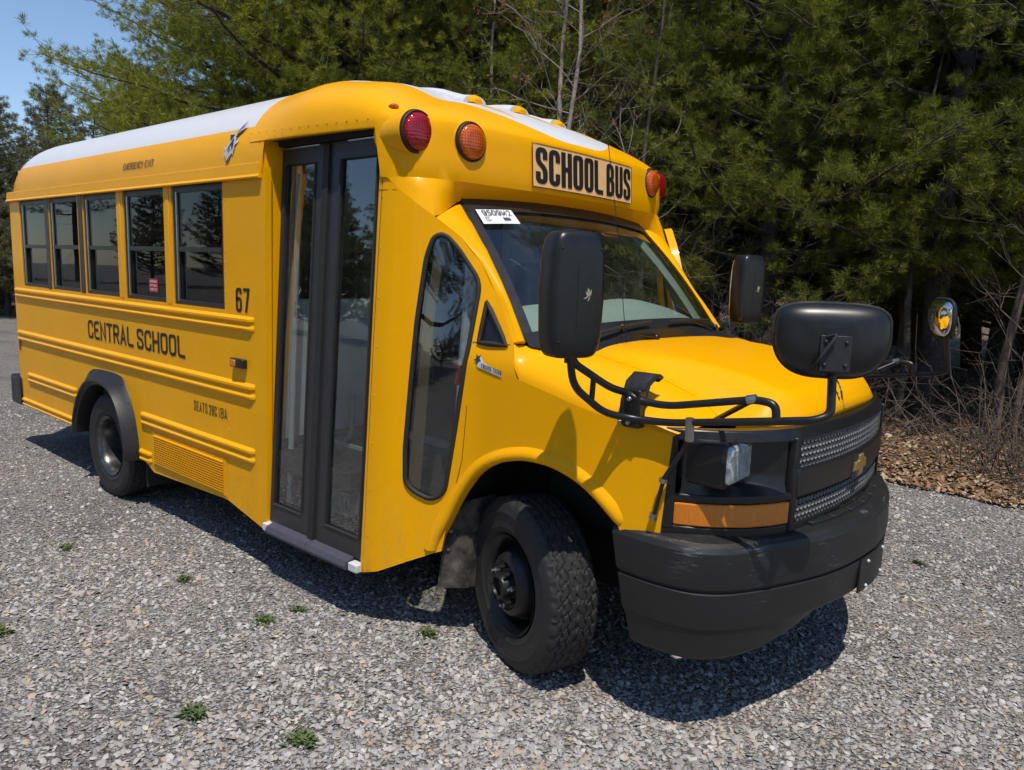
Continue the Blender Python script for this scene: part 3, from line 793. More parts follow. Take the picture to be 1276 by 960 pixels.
# wipers
def wiper(base, elbow, tip0, tip1):
    bm = bmesh.new(); tube(bm, fillet_path([base, elbow, ((tip0[0]+tip1[0])/2, (tip0[1]+tip1[1])/2, (tip0[2]+tip1[2])/2+.012)], .05), .009, 8, .006)
    bmesh.ops.create_uvsphere(bm, u_segments=10, v_segments=6, radius=.018, matrix=Matrix.Translation(base))
    w = obj('wiper', bm, MT['black'], bus)
    bm = bmesh.new(); a, b = Vector(tip0), Vector(tip1); tube(bm, [a, a.lerp(b, .5)+Vector((0, 0, .006)), b], .008, 6); obj('wiper_blade', bm, MT['rubber'], w)
wiper((.07, -.10, 1.40), (.03, -.35, 1.435), (.045, -.62, 1.43), (.05, -.13, 1.475))
wiper((.03, .62, 1.425), (.03, .40, 1.45), (.055, .05, 1.47), (.02, .55, 1.465))
# windshield sticker
def sticker_pt(x, y): 
    t = .075+.12*(1-y); u = -.955+.27*x
    return ws_pt(t, u)+Vector((.014, 0, .014))
bm = bmesh.new(); grid(bm, [[sticker_pt(i/6, j/3) for i in range(7)] for j in range(4)]); st = obj('lot_sticker', bm, MT['paper'], ws, 60)
def on_sticker(bm, x0, y0):
    for v in bm.verts:
        p = sticker_pt(x0+v.co.x, y0+v.co.y); v.co = p+Vector((.003+v.co.z, 0, .003))
    return bm
obj('sticker_text', on_sticker(fit_text('9509M2', .78, .38, stroke=.055, gap=.08, hs=2.6), .11, .54), MT['ink'], st, 0)
bm = bmesh.new()
for k in range(4): quad(bm, [sticker_pt(a, b)+Vector((.003, 0, .003)) for a, b in ((.1, .14+.11*k), (.1+.12+.05*(k % 2), .14+.11*k), (.22+.05*(k % 2), .17+.11*k), (.1, .17+.11*k))])
for k in range(5): quad(bm, [sticker_pt(a, b)+Vector((.003, 0, .003)) for a, b in ((.60+.04*k, .16), (.62+.04*k, .16), (.62+.04*k, .44), (.60+.04*k, .44))])
obj('sticker_print', bm, MT['ink'], st, 0)
# quarter window insert and slanted side window
def pane_on_side(name, poly, mat, inset, rub=True, mir=False):
    bm = bmesh.new(); sheet(bm, poly, [], lambda u, v: S(u, v)+Vector((0, inset, 0)), .05, (0, -1, 0), .004)
    o = obj(name, bm, mat, bus, 40, mirror_y=mir)
    bm = bmesh.new(); P = [S(*p)+Vector((0, -.002, 0)) for p in poly]; P = densify3(P); 
    if rub:
        tube(bm, P+[P[0], P[1]], .011, 8, cap=False); obj('rubber_seal', bm, MT['rubber'], o, 60, mirror_y=mir)
    return o
def densify3(P):
    out = []
    for a, b in zip(P, P[1:]+P[:1]):
        n = max(1, int((b-a).length/.04))
        for k in range(n): out.append(a.lerp(b, k/n))
    return out
pane_on_side('side_window', WIN, MT['doorglass'], .008)
pane_on_side('quarter_window', QW, MT['black'], .004)
# brown inner trim seen through the side window
bm = bmesh.new(); sheet(bm, [(-.60, .72), (-.545, .70), (-.525, 1.45), (-.50, 1.80), (-.535, 1.80), (-.57, 1.4)], [], lambda u, v: S(u, v)+Vector((0, .035, 0)), .06, (0, -1, 0), .01)
obj('window_trim', bm, plain('tan_trim', (.14, .09, .04), .7), bus)
bm = bmesh.new(); tube(bm, [(-.50, -.88, .55), (-.48, -.86, 1.1), (-.44, -.86, 1.75)], .03, 12); obj('inner_pillar', bm, MT['white'], bus)
bm = bmesh.new(); tube(bm, [(-.45, -.93, 1.18), (-.43, -.93, 1.27)], .012, 8); obj('release_handle', bm, MT['redsign'], bus)

# panel seams on the cab side
for pts in ([(-.318, 1.385), (-.322, 1.1), (-.336, .868), (-.372, .70), (-.40, .60)], [(-.79, 2.02), (-.76, 2.02), (-.69, 2.018)], [(-.318, 1.385), (-.29, 1.382), (-.12, 1.39)], [(-.795, .27), (-.787, 1.3), (-.768, 2.28)]):
    bm = bmesh.new(); tube(bm, [S(*p)+Vector((0, .0005, 0)) for p in pts], .0022, 5); obj('panel_seam', bm, MT['seam'], bus)
bm = bmesh.new()
for zz in np.arange(.45, 2.25, .22): rivet(bm, S(-.765, zz), (0, -1, 0), .005)
obj('post_rivets', bm, MT['yellow'], bus)

# --- front cap
OUT = [(-1.735, 1.186), (-1.3, 1.165), (-.95, 1.135), (-.80, 1.115), (-.72, 1.095), (-.635, 1.068), (-.575, 1.0), (-.54, .88), (-.518, .75), (-.492, .56), (-.474, .36), (-.465, .18), (-.46, 0)]
OC = chaikin(OUT, 2)
L = [0]
for a, b in zip(OC, OC[1:]): L.append(L[-1]+math.hypot(b[0]-a[0], b[1]-a[1]))
def capxy(s):  # s 0..1 along half outline
    d = s*L[-1]
    return float(np.interp(d, L, [p[0] for p in OC])), float(np.interp(d, L, [p[1] for p in OC]))
def capx_of_y(y):
    pts = sorted([(p[1], p[0]) for p in OC]); return float(np.interp(abs(y), [p[0] for p in pts], [p[1] for p in pts]))
NS = 64
svals = sorted(set([k/NS for k in range(NS+1)]))
def under_pt(x, y):      # edge where the underside of the brow meets panel, pillar and windshield header
    if y > .985: t = min(1, (1.115-y)/.13); return S(-.745+.225*t, 2.072-.167*t)*1.0
    if y > .80:
        t = (.985-y)/.185; a = S(-.52, 1.905); b = ws_pt(-.03, 1.0); b.y = -abs(b.y); return a.lerp(b, t)
    p = ws_pt(-.03, y/.80); p.y = -abs(p.y); return p
def cap_col(s):
    x, y = capxy(s)
    fr = ss(-.80, -.66, x); side = 1-ss(-1.74, -1.15, x)   # side=1: still the plain roof section
    zsh = 2.335-.020*ss(-1.5, -.9, x)
    z0 = 2.285 if x < -.79 else 2.074
    rz = lambda z: HB*1.006*(1-max(0, (z-2.14)/.56)**2.6)**(1/2.6)
    col = []
    if x >= -.745:
        u = under_pt(x, y); u = Vector((u.x, -u.y, u.z)); w = ss(-.745, -.66, x)
        brow = Vector((x-.010*w, y-.004*w, 2.074))
        col += [u, u.lerp(brow, .5)+Vector((0, 0, .012*w)), u.lerp(brow, .94)+Vector((0, 0, .004*w)), brow]; zs_ = 2.078
    else:
        col += [Vector((x, y-.03, z0)), Vector((x, y-.015, z0)), Vector((x, y-.001, z0)), Vector((x, y, z0+.004))]; zs_ = z0+.004
    for k in range(1, 6):
        z = zs_+(zsh-zs_)*k/5; lean = .018*fr*((z-2.09)/.24)
        yy = y*(1-side)+min(y, rz(z))*side
        col.append(Vector((x-lean, yy, z)))
    if x < -.79:
        for v in col[:4]: v.y = v.y*(1-side)+min(v.y, rz(2.285)-(y-v.y))*side
    px = -1.735+(-1.12+1.735)*((x+1.735)/(1.275))
    p = 2.5+(1.45-2.5)*ss(-1.0, -.60, x)
    zc = 2.706-.125*ss(-1.735, -1.05, px)
    lx = x-.018*fr; t0 = math.asin(((zsh-2.14)/.56)**1.3)
    for k in range(1, 15):
        a = k/14*PI/2; ca, sa = math.cos(a), math.sin(a)
        if k == 14: ca = 0
        c_ = ca**(2/p) if ca > 0 else 0
        A = Vector((px+(lx-px)*c_, y*c_, zsh+(zc-zsh)*sa**(2/p)))
        b_ = t0+(PI/2-t0)*k/14; cb = max(0, math.cos(b_)) if k < 14 else 0
        B = Vector((x, HB*1.006*cb**(2/2.6), 2.14+.566*math.sin(b_)**(2/2.6)))
        col.append(A.lerp(B, side))
    return col
bm = bmesh.new(); cols = []
for s in svals: cols.append(cap_col(s))
allc = cols+[[Vector((v.x, -v.y, v.z)) for v in c] for c in reversed(cols[:-1])]
grid(bm, allc); bmesh.ops.remove_doubles(bm, verts=bm.verts[:], dist=.0005)
bmesh.ops.recalc_face_normals(bm, faces=bm.faces[:])
if sum(f.normal.z*f.calc_area() for f in bm.faces) < 0: bmesh.ops.reverse_faces(bm, faces=bm.faces[:])
for x in np.arange(-1.69, -.82, .065):
    y = float(np.interp(x, [p[0] for p in OC], [p[1] for p in OC])); rivet(bm, (x, -y-.0005, 2.325), (0, -1, 0), .0055)
cap = obj('front_cap', bm, MT['cap'], bus, 30)
# clearance lamp humps on the cap roof
from mathutils.bvhtree import BVHTree
capbvh = BVHTree.FromPolygons([v.co.copy() for v in cap.data.vertices], [tuple(p.vertices) for p in cap.data.polygons])
def capz(x, y):     # height of the cap roof
    hit = capbvh.ray_cast(Vector((x, y, 3.2)), Vector((0, 0, -1)))[0]
    return hit.z if hit else 2.4
for y in (-.36, 0, .36):
    bm = bmesh.new(); rows = []
    x0 = -.93
    for i in range(11):
        t = i/10; x = x0-.70*t; r = .085*(1-t*.5); h = .046*(1-t)**.8
        z = capz(x, y)
        rows.append([(x, y+r*math.cos(a), capz(x, y+r*math.cos(a))-.004+(h)*max(0, math.sin(a))**.8) for a in np.linspace(0, PI, 13)])
    R = grid(bm, rows); bm.faces.new(R[0])
    bmesh.ops.recalc_face_normals(bm, faces=bm.faces[:])
    hp = obj('lamp_fairing', bm, MT['white'], cap, 50)
    bm = bmesh.new(); z = capz(x0, y)
    rows = []
    for i in range(5):
        t = i/4; rows.append([(x0+.001+.020*t, y+(.060-.026*t)*math.cos(a), capz(x0, y)+(.042-.022*t)*max(0, math.sin(a))**.8) for a in np.linspace(0, PI, 13)])
    R = grid(bm, rows); bm.faces.new(R[-1]); bmesh.ops.recalc_face_normals(bm, faces=bm.faces[:])
    obj('fairing_face', bm, MT['yellow'], hp, 40)
    bm = bmesh.new(); rows = []
    for i in range(9):
        t = i/8; x = x0+.02+.25*t; w = .045*(1-t)+.004
        rows.append([(x, y+w*q, capz(x, y+w*q)+.004-.003*abs(q)) for q in (-1, -.5, 0, .5, 1)])
    grid(bm, rows); bmesh.ops.recalc_face_normals(bm, faces=bm.faces[:]); obj('yellow_streak', bm, MT['yellow'], hp, 60)
# small side clearance lamp on the cap
for s in (-1, 1):
    bm = bmesh.new(); bmesh.ops.create_uvsphere(bm, u_segments=14, v_segments=8, radius=1, matrix=Matrix.Translation((-.76, s*1.05, capz(-.76, 1.05))) @ Matrix.Diagonal((.028, .02, .014, 1))); obj('corner_lamp', bm, MT['amber'], cap)
# warning lamps
def warn(y, z, x, r, mat, nm):
    M = Matrix.Translation((x, y, z)) @ Vector((1, math.copysign(.07, y), .02)).normalized().to_track_quat('Z', 'Y').to_matrix().to_4x4()
    bm = bmesh.new(); lathe(bm, [(r*1.10, -.02), (r*1.12, .006), (r*1.06, .012), (r*.98, .008), (r*.97, -.02)], M, 40)
    o = obj(nm, bm, MT['rubber'], cap)
    o['label'] = ('red' if mat == 'red' else 'amber')+' round warning lamp'
    bm = bmesh.new(); lathe(bm, [(r*1.06, -.20), (r*1.16, -.10), (r*1.19, -.014), (r*1.16, -.006), (r*1.10, -.010)], M, 40); obj('lamp_surround', bm, MT['yellow'], o, 60)
    bm = bmesh.new()
    lathe(bm, [(r*.99, .0), (r*.97, .016), (r*.86, .026), (r*.5, .034), (0, .037)], Matrix(), 40)
    ob = obj('lens', bm, MT[mat], o, 60); ob.matrix_local = M
for s in (-1, 1):
    warn(s*1.03, 2.262, -.622, .082, 'red', 'warning_lamp'); warn(s*.79, 2.250, -.536, .078, 'amber', 'warning_lamp')
# SCHOOL BUS sign
def sign_pt(y, z, off):
    y += .035; return Vector((capx_of_y(y)+off-.018*((z-2.09)/.24), y, z))
bm = bmesh.new(); ys = np.linspace(-.455, .455, 25)
grid(bm, [[sign_pt(y, z, .008) for y in ys] for z in (2.10, 2.2, 2.30)])
if sum(f.calc_center_median().x*0+1 for f in bm.faces): bm.normal_update()
bmesh.ops.recalc_face_normals(bm, faces=bm.faces[:])
sg = obj('destination_sign', bm, MT['signbg'], cap, 60)
for v in ():
    pass
bm = bmesh.new(); P = [sign_pt(y, 2.098, .009) for y in ys]+[sign_pt(y, 2.302, .009) for y in ys[::-1]]; tube(bm, P+[P[0]], .0018, 5); obj('sign_edge', bm, MT['ink'], sg)
for s_, y0, w in (('SCHOOL', -.435, .565), ('BUS', .165, .275)):
    bm = fit_text(s_, w, .172, stroke=.20, gap=.06, hs=.66)
    for v in bm.verts:
        v.co = sign_pt(y0+v.co.x, 2.115+v.co.y, .0105+v.co.z)
    obj('lettering', bm, MT['ink'], sg, 0)
# antenna wire in front of the sign
bm = bmesh.new(); tube(bm, [(.10, -.42, 1.39), (-.02, -.36, 1.9), (-.16, -.30, 2.42)], .0018, 5); obj('antenna', bm, MT['black'], bus)

# star emblem decal on the roof shoulder
def shoulder(x, z):
    a = min(1, max(0, (z-2.14)/.56)); return Vector((x, -HB*1.004*(1-a**2.6)**(1/2.6)-.004, z))
def decal(polys, mat, parent, off, name, F):
    bm = bmesh.new()
    for P in polys:
        try: sheet(bm, P, [], F, .03, (0, -1, 0))
        except Exception: pass
    for v in bm.verts: v.co.y -= off
    return obj(name, bm, mat, parent, 0)
c0 = (-1.93, 2.30)
def T(P, s=1.0): return [(c0[0]+x*s, c0[1]+y*s) for x, y in P]
def E_(P): return [(c0[0]+(x-300)/960*.36, c0[1]+(420-y)/960*.33) for x, y in P]
em = decal([E_([(265, 745), (205, 585), (150, 650), (205, 540), (145, 465), (200, 470), (230, 500), (290, 400), (235, 270), (300, 265), (385, 285), (470, 150), (548, 70), (470, 230), (560, 190), (670, 180), (560, 240), (440, 330), (440, 400), (540, 390), (440, 470), (430, 610), (385, 580)])], MT['silver'], bus, .002, 'star_emblem', shoulder)
decal([E_([(235, 560), (360, 370), (390, 350), (410, 440), (400, 545), (340, 450)]), E_([(250, 285), (380, 295), (330, 370), (300, 385)]), E_([(405, 290), (470, 200), (548, 80), (480, 230)]), E_([(420, 340), (450, 280), (620, 200), (500, 300)]), E_([(265, 740), (225, 590), (270, 700), (375, 570)])], MT['navy'], em, .004, 'emblem_mark', shoulder)
decal([E_([(285, 545), (325, 490), (350, 510), (310, 570)])], MT['gold'], em, .004, 'emblem_mark', shoulder)
# maker's decal on the cab side
Fd = lambda u, v: S(u, v)+Vector((0, -.003, 0))
dk = decal([[(-.275, 1.285), (-.135, 1.255), (-.135, 1.275), (-.235, 1.305), (-.262, 1.33)]], MT['silver'], bus, .001, 'maker_decal', Fd)
bm = fit_text('TRANS TECH', .115, .018, stroke=.2, gap=.2)
for v in bm.verts: v.co = Fd(-.25+v.co.x, 1.283-.16*v.co.x+v.co.y)+Vector((0, -.003-v.co.z, 0))
obj('lettering', bm, MT['navy'], dk, 0)
decal([[(-.272+.022*math.cos(k*PI/5+.3)*(1 if k % 2 else .4), 1.318+.026*math.sin(k*PI/5+.3)*(1 if k % 2 else .4)) for k in range(10)]], MT['navy'], dk, .004, 'star_mark', Fd)

# --- front fascia
def GX(y):
    ay = abs(y); return float(np.interp(ay, [0, .2, .4, .56, .66, .75, .82, .88, .93], [1.000, .993, .972, .945, .905, .85, .785, .705, .605]))
def fas(bm, y0, y1, z0, z1, off=0, thick=.05, n=None, lean=.0):
    n = n or max(2, int((y1-y0)/.04)); rows = []
    ys = np.linspace(y0, y1, n+1)
    ring = lambda y: [Vector((GX(y)+off-thick, y, z0)), Vector((GX(y)+off, y, z0)), Vector((GX(y)+off-lean, y, z1)), Vector((GX(y)+off-thick, y, z1))]
    R = grid(bm, [ring(y) for y in ys], closed=True); bm.faces.new(R[0][::-1]); bm.faces.new(R[-1])
bm = bmesh.new()
fas(bm, -.925, .925, 1.118, 1.160, .004, .09, lean=.025)     # upper band under the hood
fas(bm, -.925, .925, .755, .805, .0, .10)                    # lower band
fas(bm, -.57, .57, .905, 1.012, .012, .06)                   # middle bar carrying the emblem
for s in (-1, 1):
    a, b = sorted((s*.558, s*.584)); fas(bm, a, b, .775, 1.13, .008, .10)
    a, b = sorted((s*.912, s*.928)); fas(bm, a, b, .79, 1.14, .004, .10)
    a, b = sorted((s*.575, s*.92)); fas(bm, a, b, .895, .925, .004, .10)
bmesh.ops.recalc_face_normals(bm, faces=bm.faces[:])
fascia = obj('grille_fascia', bm, MT['black'], bus, 40, bev=.006)
# headlamp recess: back, shelf, inner cheek
for s in (-1, 1):
    bm = bmesh.new()
    ys = [.60, .63, .66, .70, .74, .78, .82, .86, .905]
    bk = lambda y: float(np.interp(y, [.60, .70, .80, .905], [GX(.60)-.012, .80, .76, .66]))
    sh = [[Vector((GX(y)-.004, s*y, .924)) for y in ys], [Vector(((GX(y)+bk(y))/2, s*y, .938)) for y in ys], [Vector((bk(y), s*y, .958)) for y in ys], [Vector((bk(y), s*y, 1.0)) for y in ys], [Vector((bk(y), s*y, 1.125)) for y in ys]]
    grid(bm, sh)
    bmesh.ops.recalc_face_normals(bm, faces=bm.faces[:]); obj('lamp_recess', bm, MT['black'], fascia, 50)
    # pod
    bm = bmesh.new(); y0, y1 = sorted((s*.895, s*.70)); box(bm, .60, .815, y0, y1, .965, 1.128)
    hl = obj('headlamp', bm, MT['black'], bus, bev=.016)
    bm = bmesh.new(); y0, y1 = sorted((s*.885, s*.712)); box(bm, .80, .832, y0, y1, .985, 1.118)
    obj('lens', bm, MT['clear'], hl, bev=.012)
    bm = bmesh.new(); a, b = sorted((s*.588, s*.910)); fas(bm, a, b, .808, .892, .006, .03)
    bmesh.ops.recalc_face_normals(bm, faces=bm.faces[:]); ts = obj('turn_signal', bm, MT['amberflat'], bus, 40, bev=.006)
# honeycomb grilles
hexm = plain('grey_honeycomb_cup', (.13, .13, .135), .42, var=.2)
def honey(y0, y1, z0, z1, nm):
    bm = bmesh.new(); fas(bm, y0, y1, z0, z1, -.012, .03); bmesh.ops.recalc_face_normals(bm, faces=bm.faces[:]); back = obj(nm, bm, MT['dark'], fascia)
    bm = bmesh.new(); p = .0275; r = p/1.732
    nz = int((z1-z0)/(p*.866))+2; ny = int((y1-y0)/p)+2
    for j in range(nz):
        for i in range(ny):
            cy = y0+p*(i+.5*(j % 2)); cz = z0+p*.866*j+.006
            if cy < y0+.010 or cy > y1-.010 or cz < z0+.004 or cz > z1-.004: continue
            A = []; B = []
            for k in range(6):
                a = PI/6+k*PI/3; dy, dz = math.cos(a), math.sin(a)
                A.append(bm.verts.new((GX(cy+dy*r)-.003, cy+dy*r*.80, cz+dz*r*.80)))
                B.append(bm.verts.new((GX(cy)-.0095, cy+dy*r*.42, cz+dz*r*.42)))
            for k in range(6): bm.faces.new((A[k], A[(k+1) % 6], B[(k+1) % 6], B[k]))
            bm.faces.new(B)
    obj('honeycomb_mesh', bm, hexm, back, 30)
honey(-.552, .552, 1.012, 1.122, 'upper_grille'); honey(-.552, .552, .803, .905, 'lower_grille')
# cross shaped emblem
bm = bmesh.new()
bt = [(-.105, -.022), (-.045, -.022), (-.03, -.045), (.045, -.045), (.03, -.022), (.105, -.022), (.085, .022), (.045, .022), (.03, .045), (-.045, .045), (-.03, .022), (-.085, .022)]
bt = [(-.09, -.022), (-.034, -.022), (-.034, -.05), (.034, -.05), (.034, -.022), (.09, -.022), (.082, .022), (.034, .022), (.034, .05), (-.034, .05), (-.034, .022), (-.082, .022)]
sheet(bm, bt, [], lambda u, v: Vector((GX(u)+.024, u*.85-.012, .948+v*.85)), .05, (1, 0, 0), .012)
em2 = obj('grille_emblem', bm, MT['gold'], fascia, 30, bev=.003)
bm = bmesh.new(); sheet(bm, rect(-.10, .10, -.058, .066), [], lambda u, v: Vector((GX(u)+.0145, u*.85-.012, .948+v*.85)), .05, (1, 0, 0), .03); obj('emblem_base', bm, MT['black'], em2, 30, bev=.004)
bm = bmesh.new(); sheet(bm, [(x*1.09, y*1.12) for x, y in bt], [], lambda u, v: Vector((GX(u)+.018, u*.85-.012, .948+v*.85)), .05, (1, 0, 0), .01); obj('emblem_rim', bm, MT['chrome'], em2, 30)
# swirl pinstripe on the hood
SQ = ([(.825, .046), (.852, .05), (.898, .005), (.951, -.086)], [(.857, .003), (.906, -.071), (.934, -.105), (.936, -.069), (.906, -.007), (.867, .048)])
def hz(x, y):
    best = None
    for t in np.linspace(.6, 1, 30):
        for u in np.linspace(-.5, .5, 41):
            q = hood_pt(t, u); d = (q.x-x)**2+(q.y-y)**2
            if best is None or d < best[0]: best = (d, q.z)
    return best[1]
for pts in SQ:
    bm = bmesh.new()
    F = fillet_path([(a, b, 0) for a, b in pts], .03)
    tube(bm, [(p.x, p.y, hz(p.x, p.y)+.001) for p in F], .0035, 5); obj('pinstripe', bm, MT['ink'], hood)

# --- front bumper
half = [(.42, .975), (.60, .985), (.745, .965), (.835, .90), (.90, .80), (.98, .635), (1.053, .44), (1.097, .22), (1.112, 0)]
HC = chaikin(half, 2); full = [(x, -y) for x, y in HC]+[(x, y) for x, y in reversed(HC[:-1])]
prof = [(-.18, .790), (-.13, .786), (-.034, .768), (-.016, .757), (-.006, .738), (0, .62), (-.002, .608), (-.014, .603), (-.014, .594), (-.003, .588), (-.008, .47), (-.014, .458), (-.034, .452), (-.038, .445), (-.048, .40), (-.062, .345), (-.080, .334), (-.14, .336)]
bm = bmesh.new(); rows = []
for i, (x, y) in enumerate(full):
    a = full[max(0, i-1)]; b = full[min(len(full)-1, i+1)]; t = Vector((b[0]-a[0], b[1]-a[1])).normalized(); n = Vector((t.y, -t.x))
    if n.dot(Vector((x-.3, y))) < 0: n = -n
    fr = ss(.80, .30, abs(y)); row = []
    for o_, z in prof:
        k = o_*(1.0 if z > .5 else (.35+1.1*fr)); xx = x+n.x*k; yy = y+n.y*k
        if xx < .60: xx += (.76-z)*.24*ss(.60, .42, x)
        zz = z if z > .445 else z+(.442-z)*.75*ss(1.0, .0, abs(y))
        row.append((xx, yy, zz))
    rows.append(row)
R = grid(bm, rows); bm.faces.new(R[0]); bm.faces.new(R[-1][::-1]); bmesh.ops.recalc_face_normals(bm, faces=bm.faces[:])
bumper = obj('front_bumper', bm, MT['bumper'], bus, 20)
def bx(y): return float(np.interp(abs(y), [p[1] for p in reversed(HC)], [p[0] for p in reversed(HC)]))
bm = bmesh.new()    # tread plates on top of the bumper
for i in range(6):
    for j in range(2):
        ya, yb = -.45+i*.15+.006, -.45+(i+1)*.15-.006; d0, d1 = (.065, .098) if j == 0 else (.104, .137)
        v = [(bx(y)-d, y, z) for z in (.765, .789) for y, d in ((ya, d0), (yb, d0), (yb, d1), (ya, d1))]
        V = [bm.verts.new(p) for p in v]
        for f in ((3, 2, 1, 0), (4, 5, 6, 7), (0, 1, 5, 4), (1, 2, 6, 5), (2, 3, 7, 6), (3, 0, 4, 7)): bm.faces.new([V[q] for q in f])
obj('bumper_tread', bm, MT['bumper'], bumper, 30, bev=.003)
bm = bmesh.new(); sheet(bm, rect(-.17, .17, .455, .595), [], lambda u, v: Vector((bx(u)+.004, u, v)), .08, (1, 0, 0), .008); pl = obj('plate_panel', bm, MT['bumper'], bumper)
for y, z in ((-.10, .575), (.12, .575), (-.10, .47), (.12, .47)):
    bm = bmesh.new(); bmesh.ops.create_uvsphere(bm, u_segments=10, v_segments=6, radius=.0075, matrix=Matrix.Translation((bx(y)+.006, y, z))); obj('screw', bm, MT['silver'], pl)

# --- mirrors and arms
def lbox(bm, cx, cy, cz, sx, sy, sz, yaw, taper=.1, n=10):
    """soft superellipsoid housing"""
    M = Matrix.Translation((cx, cy, cz)) @ Matrix.Rotation(yaw, 4, 'Z')
    def sp(c, e): return math.copysign(abs(c)**e, c)
    rows = []
    for i in range(n*2+1):
        a = -PI/2+PI*i/(n*2); ca, sa = sp(math.cos(a), .28), sp(math.sin(a), .28)
        row = []
        for k in range(4*n):
            b = 2*PI*k/(4*n); x = sx/2*ca*sp(math.cos(b), .5); y = sy/2*ca*sp(math.sin(b), .30)
            z = sz/2*sa; f = 1-taper*(z/(sz/2))**2
            row.append(M @ Vector((x*(1 if x < 0 else .55), y*f, z)))
        rows.append(row)
    grid(bm, rows, closed=True); bmesh.ops.remove_doubles(bm, verts=bm.verts[:], dist=.0008); bmesh.ops.recalc_face_normals(bm, faces=bm.faces[:])
def arm_set(s):
    """s=-1 right, +1 left"""
    g = empty("mirror_arm"); g.parent = bus
    def P(x, y, z): return (x, s*y, z)
    # fender bracket pad wrapped over the fender
    bm = bmesh.new(); rows = []
    for (x0, y, z) in ((.47, .83, 1.322), (.475, .88, 1.328), (.475, .935, 1.30), (.475, .965, 1.23), (.475, .97, 1.15)):
        rows.append([P(x0-.052, y, z), P(x0-.044, y+.012, z+.012), P(x0+.044, y+.012, z+.012), P(x0+.052, y, z)])
    grid(bm, rows); bmesh.ops.recalc_face_normals(bm, faces=bm.faces[:])
    if (sum((f.normal for f in bm.faces), Vector())).y*s < 0: bmesh.ops.reverse_faces(bm, faces=bm.faces[:])
    thicken(bm, bm.faces[:], .03)
    obj('bracket_pad', bm, MT['blackm'], g, 50)
    bm = bmesh.new(); box(bm, .455, .525, *sorted((s*.955, s*1.0)), 1.15, 1.29); obj('bracket', bm, MT['black'], g, bev=.006)
    r = .0135
    bm = bmesh.new()
    tube(bm, fillet_path([P(.385, 1.24, 1.42), P(.40, 1.225, 1.385), P(.455, 1.09, 1.30), P(.47, 1.0, 1.275), P(.52, .985, 1.25), P(.62, .97, 1.245), P(.91, .93, 1.305), P(.98, .93, 1.300), P(.985, .93, 1.235)], .05, 6), r, 10)
    tube(bm, fillet_path([P(.385, 1.24, 1.42), P(.392, 1.225, 1.31), P(.43, 1.08, 1.205), P(.49, .995, 1.185), P(.62, .97, 1.185), P(1.10, .93, 1.265), P(1.14, .90, 1.285), P(1.12, .87, 1.46)], .06, 6), r, 10)
    tube(bm, [P(.428, 1.155, 1.345), P(.415, 1.14, 1.25)], .010, 8)
    tube(bm, [P(.90, .93, 1.30), P(.72, .80, 1.19)], .010, 8)
    obj('arm_tube', bm, MT['black'], g, 60)
    bm = bmesh.new(); tube(bm, [P(.70, .965, 1.205), P(.70, .955, 1.13), P(.62, .965, .98)], .010, 8); tube(bm, [P(.62, .965, .98), P(.585, .955, .83)], .0075, 8)
    obj('brace', bm, MT['black'], g, 60)
    bm = bmesh.new(); 
    for a, b in ((P(.62, .965, .985), P(.618, .965, .97)), (P(.705, .968, 1.215), P(.705, .960, 1.135)), (P(.885, .935, 1.30), P(.915, .93, 1.308)), (P(.588, .955, .845), P(.582, .955, .825))): tube(bm, [a, b], .016, 8)
    for p in (P(.485, 1.005, 1.255), P(.485, 1.005, 1.17), P(.45, 1.003, 1.165)): bmesh.ops.create_uvsphere(bm, u_segments=8, v_segments=6, radius=.010, matrix=Matrix.Translation(p))
    obj('clamp', bm, MT['steel'], g, 40)
    # rear view mirror housing
    hs = empty('rear_view_mirror'); hs.parent = bus
    yaw = PI/2*0 + (math.radians(-22) if s < 0 else math.radians(28))
    cx, cy, cz = (.378, -1.25, 1.617) if s < 0 else (-.02, 1.12, 1.634)
    yaw = math.radians(180-22) if s < 0 else math.radians(180-18)
    bm = bmesh.new(); lbox(bm, cx, cy, cz, .14, .215, .415, yaw, .12)
    obj('housing', bm, MT['black'], hs, 60)
    d = Vector((math.cos(yaw), math.sin(yaw), 0))
    bm = bmesh.new(); lbox(bm, cx+d.x*.042, cy+d.y*.042, cz, .02, .188, .375, yaw, .12); obj('mirror_glass', bm, MT['mirror'], hs, 60)
    bm = bmesh.new(); tube(bm, [P(.385, 1.24, 1.39), P(.385, 1.24, 1.43)], .02, 10); obj('pivot', bm, MT['black'], hs)
    bm = bmesh.new(); M = Matrix.Translation((cx, cy, cz)) @ Matrix.Rotation(yaw, 4, 'Z')
    tube(bm, [M @ Vector((-.07*math.sqrt(max(0, 1-abs(q)**6))-.0006, .012, q*.205)) for q in np.linspace(-.93, .93, 15)], .0013, 5); obj('housing_seam', bm, MT['dark'], hs, 60)
    for qy, qz in ((-.075, .15), (.075, .15), (-.075, -.15), (.075, -.15)):
        bm = bmesh.new(); bmesh.ops.create_uvsphere(bm, u_segments=8, v_segments=5, radius=.0045, matrix=M @ Matrix.Translation((-.067, qy, qz))); obj('screw', bm, MT['rubber'], hs)
    # small pale splatter on the housing
    bm = bmesh.new(); M = Matrix.Translation((cx, cy, cz)) @ Matrix.Rotation(yaw, 4, 'Z'); rnd = random.Random(5)
    for k in range(11):
        a = rnd.uniform(-1.2, 1.9); L_ = rnd.uniform(.012, .03); w = .0025
        p0 = Vector((-.0715, -.035, -.0)); dd = Vector((0, math.cos(a), math.sin(a)))*L_; q = Vector((0, -math.sin(a), math.cos(a)))*w
        quad(bm, [M @ (p0+q), M @ (p0+dd*.6+q), M @ (p0+dd), M @ (p0+dd*.6-q)])
    obj('splatter', bm, plain('pale_splatter', (.4, .38, .25), .7), hs, 0)
    # cross view mirror
    cv = empty('cross_view_mirror'); cv.parent = bus
